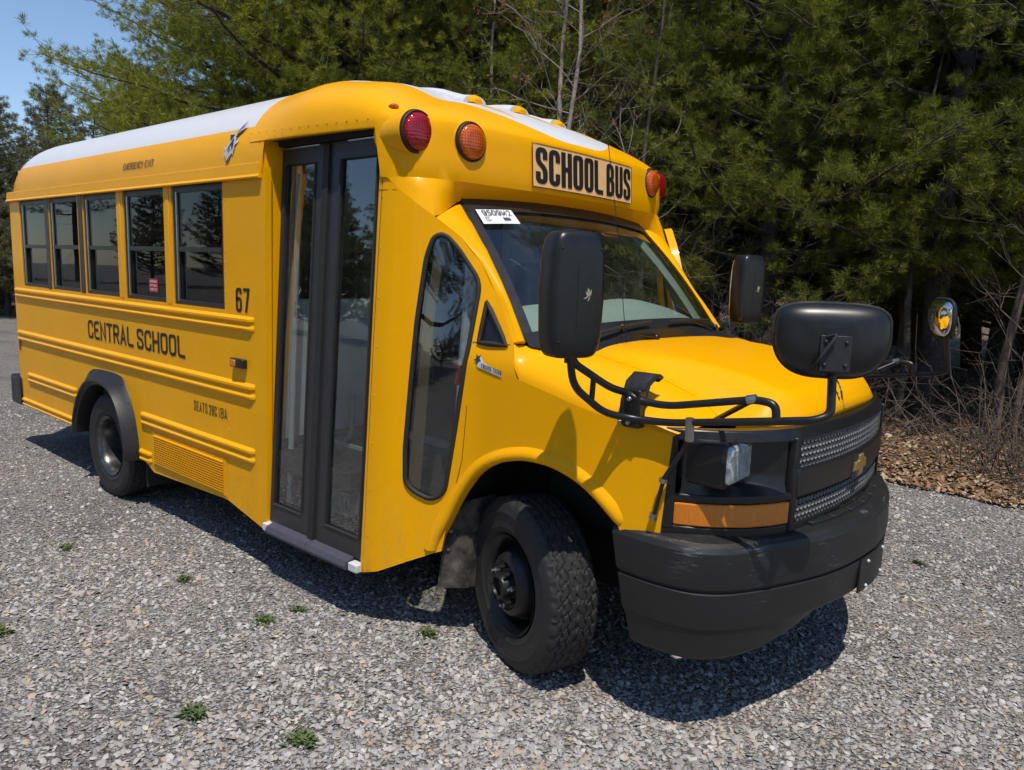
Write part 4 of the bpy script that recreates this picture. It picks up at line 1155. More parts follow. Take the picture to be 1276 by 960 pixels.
    c = Vector(P(1.105, .86, 1.53)) if s < 0 else Vector(P(1.09, .90, 1.555))
    n_ = Vector((-.50, .86, -.10)).normalized() if s < 0 else Vector((-.88, -.48, -.06)).normalized()
    # shell: outward (back) faces away from the driver
    back = -n_
    ax = Vector((0, 0, 1)); hx = back.cross(ax).normalized(); up = hx.cross(back).normalized()
    a_, b_, dp = (.172, .118, .062) if s < 0 else (.14, .10, .035)
    bm = bmesh.new(); rows = []
    def ol(th):
        cx_ = math.cos(th); sx_ = math.sin(th)
        ex = .62; x = math.copysign(abs(cx_)**ex, cx_); z = math.copysign(abs(sx_)**(.42 if sx_ > 0 else .95), sx_)
        return x*a_, z*b_*(0.82 if sx_ > 0 else 1.12)
    for i in range(11):
        q = i/10*PI/2; rr, dd = math.cos(q)**.6 if i < 10 else 0.001, math.sin(q)
        rows.append([c+hx*(ol(2*PI*k/48)[0]*rr)+up*(ol(2*PI*k/48)[1]*rr)+back*(dd*dp) for k in range(48)])
    grid(bm, rows, closed=True); bmesh.ops.remove_doubles(bm, verts=bm.verts[:], dist=.0008); bmesh.ops.recalc_face_normals(bm, faces=bm.faces[:])
    obj('shell', bm, MT['black'], cv, 60)
    bm = bmesh.new(); rows = []
    for i in range(9):
        q = i/8*PI/2; rr, dd = math.cos(q) if i < 8 else 0.001, math.sin(q)
        rows.append([c+hx*(ol(2*PI*k/48)[0]*rr*.93)+up*(ol(2*PI*k/48)[1]*rr*.93)-back*(dd*.055+.0) for k in range(48)])
    grid(bm, rows, closed=True); bmesh.ops.recalc_face_normals(bm, faces=bm.faces[:]); obj('mirror_glass', bm, MT['mirror'], cv, 60)
    bm = bmesh.new(); tube(bm, [c+hx*(ol(2*PI*k/48)[0])+up*(ol(2*PI*k/48)[1]) for k in range(49)], .006, 6); obj('rim', bm, MT['rubber'], cv, 60)
    bm = bmesh.new(); M = Matrix((hx, up, back)).transposed().to_4x4(); M.translation = c+back*(dp*.93)+up*-.06+hx*.0
    box(bm, -.045, .045, -.055, .055, -.005, .012, M)
    for px_, py_ in ((-.03, .035), (.03, .035), (-.03, -.035), (.03, -.035)): bmesh.ops.create_uvsphere(bm, u_segments=8, v_segments=6, radius=.007, matrix=M @ Matrix.Translation((px_, py_, .012)))
    obj('mount_plate', bm, MT['blackm'], cv, 40, bev=.003)
    bm = bmesh.new(); tube(bm, fillet_path([M @ Vector((.03, .05, .01)), M @ Vector((.0, .06, .03)), M @ Vector((.05, -.02, .03)), M @ Vector((.06, -.05, .0))], .02), .005, 6); obj('wire', bm, MT['rubber'], cv)
arm_set(-1); arm_set(1)

# --- driver door standing open on the left side
dd = empty('driver_door'); dd.parent = bus
piv = Vector((-.26, .99, 0)); ang = math.radians(-51)
def DD(u, v):     # u: distance back from hinge along the door, v height
    y = -.16*max(0, v-1.3); p = Vector((-u, y, v)); c_, s_ = math.cos(ang), math.sin(ang)
    return piv+Vector((p.x*c_-p.y*s_, p.x*s_+p.y*c_, p.z))
outer = [(0, .45), (.95, .45), (.95, 1.85), (.80, 2.0), (.45, 2.02), (.30, 1.88), (.02, 1.40)]
hole = rounded([(.08, 1.36), (.88, 1.36), (.88, 1.83), (.76, 1.94), (.47, 1.95), (.36, 1.86)], .05)
bm = bmesh.new(); sheet(bm, rounded(outer, .05), [hole], DD, .07, (.2, 1, 0), .05)
obj('door_panel', bm, MT['yellow'], dd, 40)
bm = bmesh.new(); sheet(bm, hole, [], lambda u, v: DD(u, v), .1, (.2, 1, 0), .005); obj('glass', bm, MT['doorglass'], dd, 0)
bm = bmesh.new(); Pp = [DD(*p) for p in hole]; tube(bm, Pp+[Pp[0]], .016, 6); obj('rubber_seal', bm, MT['rubber'], dd)

# --- mud flaps
for s in (-1, 1):
    bm = bmesh.new(); rows = []
    for z, x0, x1, yo in ((.66, -.385, -.37, .0), (.55, -.42, -.35, .0), (.40, -.455, -.36, .005), (.24, -.475, -.37, .01)):
        rows.append([(x0, s*(.985+yo), z), (x1, s*(.90), z), (x1+.01, s*.74, z)])
    grid(bm, rows); bmesh.ops.recalc_face_normals(bm, faces=bm.faces[:]); thicken(bm, bm.faces[:], .006)
    mf = obj('mud_flap', bm, MT['mud'], bus, 40)
    bm = bmesh.new()
    for z in (.62, .52, .43): bmesh.ops.create_uvsphere(bm, u_segments=8, v_segments=5, radius=.009, matrix=Matrix.Translation((-.40-(.62-z)*.15, s*.975, z)))
    obj('bolt', bm, MT['steel'], mf)
    bm = bmesh.new(); box(bm, -3.13, -3.12, *sorted((s*.80, s*1.15)), .16, .6); obj('mud_flap', bm, MT['rubber'], bus)

# --- wheels
def tyre_mesh(R=.372, W=.215, Rr=.205, tread=True):
    bm = bmesh.new(); prof = []
    # half profile in (radius, w)
    side = [(Rr, -.080), (Rr+.012, -.094), (Rr+.02, -.098), (Rr+.035, -.1025), (Rr+.040, -.1055), (Rr+.046, -.1035), (Rr+.07, -.1075), (Rr+.098, -.1085), (Rr+.101, -.1105), (Rr+.108, -.1085), (Rr+.125, -.1055), (Rr+.142, -.1005), (Rr+.146, -.098)]
    tr = [(.3585, -.094), (.3635, -.088)]+[(R-.004*(w/.085)**2, w) for w in np.linspace(-.082, .082, 42)]+[(.3635, .088), (.3585, .094)]
    prof = side+tr+[(r, -w) for r, w in reversed(side)]
    nt = 300; rows = []
    for r, w in prof:
        row = []
        for k in range(nt):
            th = 2*PI*k/nt; dr = 0
            if tread and r > .357:
                zig = .0045*math.sin(k*2*PI/7.5); aw = abs(w)
                for g, gw in ((0.0, .0035), (.034, .0035), (.064, .003)):
                    if abs(aw-g-zig) < gw: dr = .0085
                ph = (k+w*120) % 7.5
                if ph < 1.3 and aw > .040: dr = max(dr, .006)
                if aw < .034 and (k+8*math.sin(w*90)) % 7.5 < 1.0: dr = max(dr, .005)
                if aw > .086: dr = .009 if (k % 8) < 3 else 0.002
            elif tread and r > Rr+.13: dr = .004 if (k % 8) < 3 else 0
            row.append(((r-dr)*math.cos(th), (r-dr)*math.sin(th), w))
        rows.append(row)
    grid(bm, rows, closed=True); bmesh.ops.recalc_face_normals(bm, faces=bm.faces[:])
    for rr in (Rr+.055, Rr+.1): pass
    return bm
tb = tyre_mesh(); tme = bpy.data.meshes.new('tyre'); tb.to_mesh(tme); tb.free(); tme.materials.append(MT['rubber'])
tme.polygons.foreach_set('use_smooth', [True]*len(tme.polygons)); tme.set_sharp_from_angle(angle=math.radians(30))
def rim_bm(front):
    bm = bmesh.new(); n = 64
    if front:   # local +Z = outward; dually style: disc bulges outward
        prof = [(.196, -.10), (.206, -.095), (.196, -.085), (.188, -.02), (.182, .06), (.198, .085), (.207, .098), (.212, .100), (.211, .094), (.203, .090), (.192, .082), (.180, .05), (.174, .0), (.170, -.01), (.160, .004), (.152, .03), (.140, .075), (.130, .100), (.118, .112), (.105, .116), (.100, .112)]
        lathe(bm, prof, Matrix(), n)
        # disc face with hub
        lathe(bm, [(.100, .112), (.095, .106), (.060, .104), (.058, .110)], Matrix(), n)
    else:
        prof = [(.206, -.10), (.188, -.02), (.182, .06), (.198, .085), (.207, .098), (.212, .100), (.211, .094), (.203, .090), (.192, .082), (.183, .04), (.178, -.02), (.172, -.06), (.150, -.075), (.125, -.085), (.11, -.088), (.07, -.088), (.066, -.07), (.060, -.02), (.055, .0), (.0, .004)]
        lathe(bm, prof, Matrix(), n)
    return bm
def make_wheel(front):
    w = empty('wheel')
    t = bpy.data.objects.new('tyre', tme); COL.objects.link(t); t.parent = w
    r = obj('rim', rim_bm(front), MT['rimblk'] if front else MT['rimgrey'], w, 40)
    if front:
        bm = bmesh.new(); lathe(bm, [(.060, .05), (.058, .125), (.052, .145), (.040, .150), (.036, .132), (.0, .132)], Matrix(), 32); obj('hub', bm, MT['rimblk'], w, 40)
        bm = bmesh.new()   # hand holes as dark ovals set in the disc cone
        for k in range(4):
            a = k*PI/2+.5
            M = Matrix.Rotation(a, 4, 'Z') @ Matrix.Translation((.1455, 0, .056)) @ Matrix.Rotation(math.radians(72), 4, 'Y') @ Matrix.Diagonal((.020, .040, .004, 1))
            bmesh.ops.create_uvsphere(bm, u_segments=20, v_segments=6, radius=1, matrix=M)
        obj('hand_hole', bm, plain('hole_dark', (.001, .001, .001), .95), w)
    for k in range(8):
        a = k*PI/4+.2; z = .108 if front else -.085; bm = bmesh.new()
        lathe(bm, [(.012, z-.005), (.012, z+.018), (.008, z+.022), (.007, z+.034), (0, z+.036)], Matrix.Translation((.080*math.cos(a), .080*math.sin(a), 0)), 6)
        obj('lug_nut', bm, MT['steel'] if (k % 3 == 0 or not front) else MT['rimblk'], w, 30)
    return w
wf = make_wheel(True); wf.parent = bus; n_ = Vector((-.34, -.94, 0)).normalized()
def wheel_at(w, c, n):
    w.matrix_local = Matrix.Translation(c) @ Vector(n).to_track_quat('Z', 'Y').to_matrix().to_4x4()
wheel_at(wf, (-.04, -.86, .366), (-.36, -.93, .0))
wf.scale = (1.015, 1.015, 1.09)
w2 = copy_tree(wf, bus); wheel_at(w2, (.04, .86, .366), (.36, .93, 0))
wr = make_wheel(False); wr.parent = bus; wheel_at(wr, (-3.60, -1.10, .366), (0, -1, 0))
w3 = copy_tree(wr, bus); wheel_at(w3, (-3.60, 1.10, .366), (0, 1, 0))
w4 = copy_tree(wf, bus); wheel_at(w4, (-3.57, -.80, .366), (0, -1, 0))
w5 = copy_tree(wf, bus); wheel_at(w5, (-3.57, .80, .366), (0, 1, 0))

# --- interior
for mir in (False, True):
    bm = bmesh.new(); sheet(bm, rect(-5.40, -1.64, .75, 2.36), [rect(a-.004, b+.004, *WZ) for a, b in WINX], lambda u, v: Vector((u, -HB+.045, v)), .3, (0, -1, 0)); obj('wall_lining', bm, MT['int'], bus, 0, mirror_y=mir)
bm = bmesh.new(); box(bm, -5.5, -1.61, -1.12, 1.12, .70, .75); box(bm, -1.61, -.2, -.48, .95, .70, .75); obj('floor', bm, MT['floor'], bus)
bm = bmesh.new(); box(bm, -.54, -.03, -.80, .80, .95, 1.36)
bb = obj('dashboard', bm, MT['dash'], bus, bev=.03)
bm = bmesh.new(); rows = []
for i in range(9):
    t = i/8; rows.append([Vector((-.56+.54*t-.10*((-.82+1.64*j/20)/.84)**2*(t-.5), -.80+1.60*j/20, 1.36+.185*math.sin(PI*min(1, t*.72+.24))**1.1*(1-.35*((-.82+1.64*j/20)/.84)**4)+.03*math.exp(-((-.84+1.68*j/20-.35)/.22)**2)*(1-t))) for j in range(21)])
grid(bm, rows); bmesh.ops.recalc_face_normals(bm, faces=bm.faces[:]); obj('dash_top', bm, MT['dash'], bb, 60)
bm = bmesh.new(); M = Matrix.Translation((-.62, .42, 1.40)) @ Matrix.Rotation(math.radians(-62), 4, 'Y'); 
ring = [M @ Vector((.20*math.cos(a), .20*math.sin(a), 0)) for a in np.linspace(0, 2*PI, 40)]; tube(bm, ring, .014, 8, cap=False)
for a in (0.3, PI-.3, -PI/2): tube(bm, [M @ Vector((0, 0, -.01)), M @ Vector((.20*math.cos(a), .20*math.sin(a), 0))], .013, 8)
tube(bm, [M @ Vector((0, 0, 0)), M @ Vector((0, 0, -.25))], .03, 8)
obj('steering_wheel', bm, MT['black'], bus)
def seat_bm(x, y0, y1, hi=.62):
    bm = bmesh.new(); box(bm, x, x+.40, y0, y1, .98, 1.10)
    M = Matrix.Translation((x, 0, 1.05)) @ Matrix.Rotation(math.radians(-8), 4, 'Y'); box(bm, -.06, .05, y0, y1, 0, hi, M); return bm
for x in (-5.2, -4.55, -3.9, -3.25, -2.6):
    for y0, y1 in ((-1.08, -.25), (.25, 1.08)):
        s = obj('bench_seat', seat_bm(x, y0, y1), MT['seat'], bus, bev=.03)
        bm = bmesh.new()
        for yy in (y0+.15, y1-.12): tube(bm, [(x+.05, yy, .75), (x+.05, yy, 1.0)], .015, 8); tube(bm, [(x+.35, yy, .75), (x+.35, yy, 1.0)], .015, 8)
        obj('seat_leg', bm, MT['dark'], s)
s = obj('driver_seat', seat_bm(-.95, .18, .68, .70), MT['seat'], bus, bev=.04)
bm = bmesh.new(); box(bm, -1.64, -1.62, -1.10, -.35, .62, 1.50); obj('modesty_panel', bm, MT['silverpanel'], bus, bev=.01)
bm = bmesh.new(); tube(bm, [(-1.57, -1.06, .40), (-1.53, -1.01, 2.2)], .016, 8); obj('white_pole', bm, MT['white'], bus)
bm = bmesh.new(); tube(bm, fillet_path([(-1.60, -.62, .95), (-1.52, -.68, .72), (-1.46, -.95, .62), (-1.40, -1.0, .72), (-1.38, -.9, 1.0)], .08), .016, 10); obj('grab_rail', bm, MT['steel'], bus)
bm = bmesh.new(); tube(bm, [(-1.02, -.98, .95), (-.92, -.80, 1.45)], .010, 8); obj('grab_rail', bm, MT['steel'], bus)
bm = bmesh.new(); box(bm, -5.25, -1.0, -.98, .98, 2.37, 2.39); obj('ceiling', bm, MT['int'], bus)

# ================================================================== ground
def gravel_mat():
    m, t, b = nodes('crushed_stone')
    c = N(t, 'ShaderNodeTexCoord'); base = c.outputs['Object']
    def vor(scale, feat='F1', rnd=1):
        v = N(t, 'ShaderNodeTexVoronoi'); v.feature = feat; v.inputs['Scale'].default_value = scale; v.inputs['Randomness'].default_value = rnd
        dn = noise(t, scale*.6, 3, .5, vec=base)
        mx = N(t, 'ShaderNodeMixRGB', blend_type='LINEAR_LIGHT'); mx.inputs[0].default_value = .25/scale*1.0
        t.links.new(base, mx.inputs[1]); t.links.new(dn.outputs[1], mx.inputs[2]); t.links.new(mx.outputs[0], v.inputs['Vector']); return v
    v1 = vor(62); v2 = vor(120)
    col = ramp(t, v1.outputs['Color'], [(.0, (.18, .165, .155)), (.35, (.28, .26, .245)), (.6, (.34, .32, .30)), (.8, (.40, .365, .325)), (1, (.47, .44, .405))])
    sx = N(t, 'ShaderNodeSeparateXYZ'); t.links.new(v1.outputs['Color'], sx.inputs[0]); t.links.new(sx.outputs[0], col.inputs[0])
    s2 = N(t, 'ShaderNodeSeparateXYZ'); t.links.new(v2.outputs['Color'], s2.inputs[0])
    col2 = ramp(t, s2.outputs[1], [(0, (.12, .115, .12)), (.5, (.30, .29, .29)), (.9, (.46, .44, .42)), (1, (.42, .33, .24))])
    mx = N(t, 'ShaderNodeMixRGB'); n0 = noise(t, 20, 3, .6, vec=base); rr = ramp(t, n0.outputs[0], [(.45, (0, 0, 0)), (.55, (1, 1, 1))])
    t.links.new(rr.outputs[0], mx.inputs[0]); t.links.new(col.outputs[0], mx.inputs[1]); t.links.new(col2.outputs[0], mx.inputs[2])
    # gaps dark
    ed = ramp(t, v1.outputs['Distance'], [(.45, (1, 1, 1)), (.85, (.35, .33, .32))])
    m2 = N(t, 'ShaderNodeMixRGB', blend_type='MULTIPLY'); m2.inputs[0].default_value = .85; t.links.new(mx.outputs[0], m2.inputs[1]); t.links.new(ed.outputs[0], m2.inputs[2])
    # large scale brownish and dark patches
    n1 = noise(t, .8, 6, .62, vec=base); r1 = ramp(t, n1.outputs[0], [(.34, (.70, .68, .68)), (.5, (1, 1, 1)), (.66, (1.02, .93, .85))])
    m3 = N(t, 'ShaderNodeMixRGB', blend_type='MULTIPLY'); m3.inputs[0].default_value = 1; t.links.new(m2.outputs[0], m3.inputs[1]); t.links.new(r1.outputs[0], m3.inputs[2])
    t.links.new(m3.outputs[0], b.inputs['Base Color']); b.inputs['Roughness'].default_value = .9; b.inputs['Specular IOR Level'].default_value = .25
    a = M_(t, 'MULTIPLY', v1.outputs['Distance'], -1.0); a2 = M_(t, 'MULTIPLY', v2.outputs['Distance'], -.5)
    sm = M_(t, 'ADD', a, a2); sm2 = M_(t, 'ADD', sm, M_(t, 'MULTIPLY', sx.outputs[1], .5))
    bump(t, b, sm2, 1.0, .022); return m
def floor_mat():
    m, t, b = nodes('leaf_litter_soil')
    n = noise(t, 7, 8, .7); v = N(t, 'ShaderNodeTexVoronoi'); v.inputs['Scale'].default_value = 16
    c = N(t, 'ShaderNodeTexCoord'); t.links.new(c.outputs['Object'], v.inputs['Vector'])
    s = N(t, 'ShaderNodeSeparateXYZ'); t.links.new(v.outputs['Color'], s.inputs[0])
    r = ramp(t, s.outputs[0], [(0, (.05, .03, .018)), (.5, (.16, .095, .05)), (.85, (.26, .16, .08)), (1, (.36, .25, .15))])
    r2 = ramp(t, n.outputs[0], [(.35, (.5, .45, .4)), (.65, (1, 1, 1))])
    mx = N(t, 'ShaderNodeMixRGB', blend_type='MULTIPLY'); mx.inputs[0].default_value = 1; t.links.new(r.outputs[0], mx.inputs[1]); t.links.new(r2.outputs[0], mx.inputs[2])
    t.links.new(mx.outputs[0], b.inputs['Base Color']); b.inputs['Roughness'].default_value = .95
    bump(t, b, v.outputs['Distance'], .8, .04); return m
rng = np.random.default_rng(3)
bm = bmesh.new(); quad(bm, [(-160, -160, 0), (160, -160, 0), (160, 160, 0), (-160, 160, 0)])
tag(obj('gravel_lot', bm, gravel_mat(), None, 0), 'grey crushed stone lot', None, kind='structure')
def edge_y(x): return 3.62+.12*math.sin(x*1.3)+.07*math.sin(x*3.7+1)+.03*math.sin(x*9) - .012*(x-1.3)*2
bm = bmesh.new(); rows = []
xs = np.linspace(-70, 30, 700)
for off, z in ((0, .004), (.12, .02), (.35, .05), (1.0, .10), (2.5, .16), (8, .3), (60, .6)):
    rows.append([(x, edge_y(x)+off+(rng.uniform(-.04, .04) if off < .3 else 0), z if off == 0 else z+rng.uniform(-.01, .02)) for x in xs])
grid(bm, rows); bmesh.ops.recalc_face_normals(bm, faces=bm.faces[:])
tag(obj('forest_floor', bm, floor_mat(), None, 60), 'brown leaf covered forest floor', None, kind='structure')

def np_mesh(name, V, F, mats, matidx=None, smooth=False):
    """V (n,3), F (m,k)"""
    me = bpy.data.meshes.new(name); k = F.shape[1]
    me.vertices.add(len(V)); me.vertices.foreach_set('co', V.astype(np.float32).ravel())
    me.loops.add(F.size); me.loops.foreach_set('vertex_index', F.astype(np.int32).ravel())
    me.polygons.add(len(F)); me.polygons.foreach_set('loop_start', np.arange(0, F.size, k, dtype=np.int32))
    for m in mats: me.materials.append(m)
    if matidx is not None: me.polygons.foreach_set('material_index', matidx.astype(np.int32))
    if smooth: me.polygons.foreach_set('use_smooth', np.ones(len(F), bool))
    me.update(calc_edges=True); me.validate(); return me
# loose stones: irregular flattened chips
def stones(n, gen, smin, smax, seed):
    r = np.random.default_rng(seed)
    base = np.array([(1, 0, 0), (.45, .85, .1), (-.5, .8, -.05), (-1, .05, .05), (-.4, -.85, 0), (.55, -.8, .05), (.35, .25, .42), (-.35, .2, .45), (0, -.35, .40)], float)
    faces = np.array([(0, 1, 6), (1, 2, 7), (1, 7, 6), (2, 3, 7), (3, 4, 8), (3, 8, 7), (4, 5, 8), (5, 0, 6), (5, 6, 8), (6, 7, 8)])
    P = gen(r, n); s = smin+(smax-smin)*r.random(n)**2.6
    a = r.random(n)*2*PI; V = base[None]*(1+r.uniform(-.28, .28, (n, 9, 3)))
    V[:, :, 1] *= r.uniform(.55, .95, (n, 1)); V[:, :, 2] *= r.uniform(.5, 1.1, (n, 1))
    tx = r.normal(0, .28, n); ty = r.normal(0, .28, n)
    V[:, :, 2] += V[:, :, 0]*tx[:, None]+V[:, :, 1]*ty[:, None]
    V *= s[:, None, None]
    x = V[:, :, 0]*np.cos(a)[:, None]-V[:, :, 1]*np.sin(a)[:, None]; y = V[:, :, 0]*np.sin(a)[:, None]+V[:, :, 1]*np.cos(a)[:, None]
    V = np.stack([x+P[:, 0:1], y+P[:, 1:2], V[:, :, 2]+s[:, None]*.12+.001], -1).reshape(-1, 3)
    F = (faces[None]+9*np.arange(n)[:, None, None]).reshape(-1, 3)
    w = r.choice(5, n, p=[.41, .30, .11, .14, .04]); return V, F, np.repeat(w, 10)
smats = [plain('stone_grey', (.335, .315, .30), .85, var=.35, nscale=9), plain('stone_bluegrey', (.255, .25, .255), .8, var=.35, nscale=9), plain('stone_pale', (.43, .41, .39), .85, var=.25, nscale=9), plain('stone_brown', (.31, .26, .225), .9, var=.35, nscale=9), plain('stone_tan', (.38, .29, .19), .9, var=.3, nscale=9)]
def gen_cam(r, n):
    out = []
    while len(out) < n:
        k = n*2; d = .9+9.5*r.random(k)**1.35; a = np.radians(r.uniform(88, 173, k))
        x = 1.829+d*np.cos(a); y = -3.251+d*np.sin(a)
        pat = np.sin(x*1.7+np.sin(y*1.1)*1.6)*np.sin(y*2.1+np.cos(x*.9)*1.9)+.5*np.sin(x*5.1+y*3.3)*np.sin(y*4.7-x*2.2)
        ok = (y < 3.7) & (r.random(k) < np.clip(.80+.42*pat, .25, 1)) 
        out += list(zip(x[ok], y[ok]))
    return np.array(out[:n])
V, F, mi = stones(125000, gen_cam, .0045, .0165, 11)
o = bpy.data.objects.new('loose_gravel', np_mesh('loose_gravel', V, F, smats, mi)); COL.objects.link(o)
tag(o, 'loose grey and tan stone chips covering the lot', 'gravel', kind='stuff')

# leaf litter
lm = [plain('dry_leaf_tan', (.27, .18, .105), .8, var=.3), plain('dry_leaf_brown', (.17, .09, .045), .85, var=.3), plain('dry_leaf_orange', (.27, .14, .06), .8, var=.25), plain('dry_leaf_pale', (.40, .32, .23), .8, var=.2)]
def leaves(n, seed):
    r = np.random.default_rng(seed)
    x = r.uniform(-9, 4.5, n); ey = np.array([edge_y(v) for v in x]); y = ey+(r.random(n)**1.6)*5.0-.10
    s = r.uniform(.014, .038, n)
    base = np.array([(-1, 0, 0), (-.3, -.5, .12), (.5, -.42, .1), (1, 0, .15), (.45, .45, .2), (-.35, .5, .05)], float)
    V = base[None]*(1+r.uniform(-.25, .25, (n, 6, 3))); V[:, :, 2] += r.normal(0, .12, (n, 6)); V *= s[:, None, None]
    a = r.random(n)*2*PI; t1 = r.normal(0, .45, n); V[:, :, 2] += V[:, :, 0]*t1[:, None]
    X = V[:, :, 0]*np.cos(a)[:, None]-V[:, :, 1]*np.sin(a)[:, None]; Y = V[:, :, 0]*np.sin(a)[:, None]+V[:, :, 1]*np.cos(a)[:, None]
    off = y-ey; gz = np.interp(off, [-1, 0, .12, .35, 1, 2.5, 8], [0, .004, .02, .05, .10, .16, .3])
    V = np.stack([X+x[:, None], Y+y[:, None], V[:, :, 2]+gz[:, None]+r.uniform(.005, .03, (n, 1))], -1).reshape(-1, 3)
    F = (np.array([[0, 1, 2], [0, 2, 3], [0, 3, 4], [0, 4, 5]])[None]+6*np.arange(n)[:, None, None]).reshape(-1, 3)
    return V, F, np.repeat(r.choice(4, n, p=[.35, .3, .15, .2]), 4)
V, F, mi = leaves(32000, 5)
o = bpy.data.objects.new('leaf_litter', np_mesh('leaf_litter', V, F, lm, mi)); COL.objects.link(o)
tag(o, 'dry brown leaf litter along the edge of the lot', 'fallen leaves', kind='stuff')

# small weeds growing in the gravel
weedm = plain('weed_green', (.085, .12, .035), .6, var=.4, nscale=40)
def weed(seed, s, k):
    r = random.Random(seed); bm = bmesh.new()
    for i in range(k):
        a = r.uniform(0, 2*PI); e = r.uniform(.1, .9); L_ = s*r.uniform(.4, 1); w = L_*.16
        x0, y0 = r.gauss(0, s*.45), r.gauss(0, s*.30); d = Vector((math.cos(a)*math.cos(e), math.sin(a)*math.cos(e), math.sin(e))); sd = Vector((-math.sin(a), math.cos(a), 0))*w
        p = Vector((x0, y0, .004)); mid = p+d*L_*.5+Vector((0, 0, .004)); tip = p+d*L_+Vector((0, 0, -.2*L_))
        v = [bm.verts.new(q) for q in (p, mid-sd, tip, mid+sd)]; bm.faces.new((v[0], v[1], v[2])); bm.faces.new((v[0], v[2], v[3]))
    return bm
WD = [(-2.744, -1.78, .055, 90, 'small green weed in the gravel nearest the rear wheel'), (-1.856, -1.519, .05, 80, 'green weed tuft in the gravel below the rear of the door'), (-1.15, -1.47, .06, 120, 'bright green weed left of the fainter sprig by the door shadow'),
      (-1.128, -1.295, .05, 45, 'faint sprig of weed just beside the shadow under the door'), (-.511, -1.015, .055, 110, 'bright green weed near the front wheel'), (-.675, -2.051, .06, 150, 'low dark green weed clump in the gravel nearest the left foreground'),
      (-.254, -1.867, .065, 130, 'olive weed clump at the bottom edge of the photo'), (-1.871, -2.346, .06, 80, 'weed sprig at the far left edge of the gravel'), (.983, 1.713, .05, 50, 'single small weed in the gravel right of the bumper')]
for i, (x, y, s, k, lab) in enumerate(WD):
    o = obj('weed', weed(i, s*.78, k), weedm, None, 0); o.location = (x, y, 0); tag(o, lab, 'weed', 'weeds growing through the gravel')

# ================================================================== trees
def foliage_mat(name, c1, c2, trans=.35):
    m, t, b = nodes(name); g = N(t, 'ShaderNodeNewGeometry')
    n = noise(t, 1.3, 4, .6); 
    mx = M_(t, 'ADD', M_(t, 'MULTIPLY', g.outputs['Random Per Island'], .5), M_(t, 'MULTIPLY', n.outputs[0], .6))
    r = ramp(t, mx, [(.3, c1), (.75, c2)]); t.links.new(r.outputs[0], b.inputs['Base Color'])
    b.inputs['Roughness'].default_value = .55; b.inputs['Specular IOR Level'].default_value = .25
    out = t.nodes['Material Output']; tr = N(t, 'ShaderNodeBsdfTranslucent'); t.links.new(r.outputs[0], tr.inputs[0])
    ms = N(t, 'ShaderNodeMixShader'); ms.inputs[0].default_value = trans; t.links.new(b.outputs[0], ms.inputs[1]); t.links.new(tr.outputs[0], ms.inputs[2]); t.links.new(ms.outputs[0], out.inputs[0])
    return m
PINE = foliage_mat('white_pine_needles', (.055, .078, .012), (.245, .27, .035))
PINE2 = foliage_mat('yellow_green_pine_needles', (.085, .115, .012), (.36, .37, .035))
CEDAR = foliage_mat('dull_evergreen', (.08, .09, .045), (.25, .245, .13))
BARK = plain('pine_bark', (.055, .045, .038), .95, var=.5, nscale=18, bmp=.02)
TWIG = plain('grey_twigs', (.12, .088, .068), .9, var=.4, nscale=8)
BIRCH = plain('pale_sapling_bark', (.30, .25, .21), .85, var=.3, nscale=12)
BUD = plain('red_brown_buds', (.26, .07, .03), .7, var=.4, nscale=20)
DEAD = plain('dead_twigs', (.075, .06, .05), .9, var=.5, nscale=8)

class TB:   # fast tube collector with triangular / hexagonal sections
    def __init__(s): s.V = []; s.F = []; s.n = 0
    def seg(s, P, r0, r1, k=4):
        P = np.asarray(P, float); n = len(P); d = np.gradient(P, axis=0); d /= np.linalg.norm(d, axis=1)[:, None]+1e-9
        a = np.cross(d, [.13, .27, .95]); a /= np.linalg.norm(a, axis=1)[:, None]+1e-9; b = np.cross(d, a)
        rr = np.linspace(r0, r1, n)[:, None]; th = 2*PI*np.arange(k)/k
        R = np.stack([P+(a*math.cos(t)+b*math.sin(t))*rr for t in th], 1)
        s.V.append(R.reshape(-1, 3)); i = np.arange(n-1)[:, None]*k; j = np.arange(k)[None]
        f = np.stack([i+j, i+(j+1) % k, i+k+(j+1) % k, i+k+j], -1).reshape(-1, 4)+s.n; s.F.append(f); s.n += n*k
    def mesh(s, name, mats): return np_mesh(name, np.concatenate(s.V), np.concatenate(s.F), mats, smooth=True)
def tufts(P, D, r, nn, L, w, spread=.75):
    """needle bursts: P (n,3) points, D (n,3) twig directions"""
    n = len(P); d = D[:, None]*1.0+r.normal(0, spread, (n, nn, 3)); d /= np.linalg.norm(d, axis=2)[:, :, None]
    LL = L*r.uniform(.65, 1.1, (n, nn, 1)); tip = P[:, None]+d*LL
    sd = np.cross(d, r.normal(0, 1, (n, nn, 3))); sd /= np.linalg.norm(sd, axis=2)[:, :, None]+1e-9
    b0 = P[:, None]+d*LL*.05+sd*w*.5; b1 = P[:, None]+d*LL*.45-sd*w*.5
    V = np.stack([b0, b1, tip], 2).reshape(-1, 3); F = np.arange(len(V)).reshape(-1, 3); return V, F
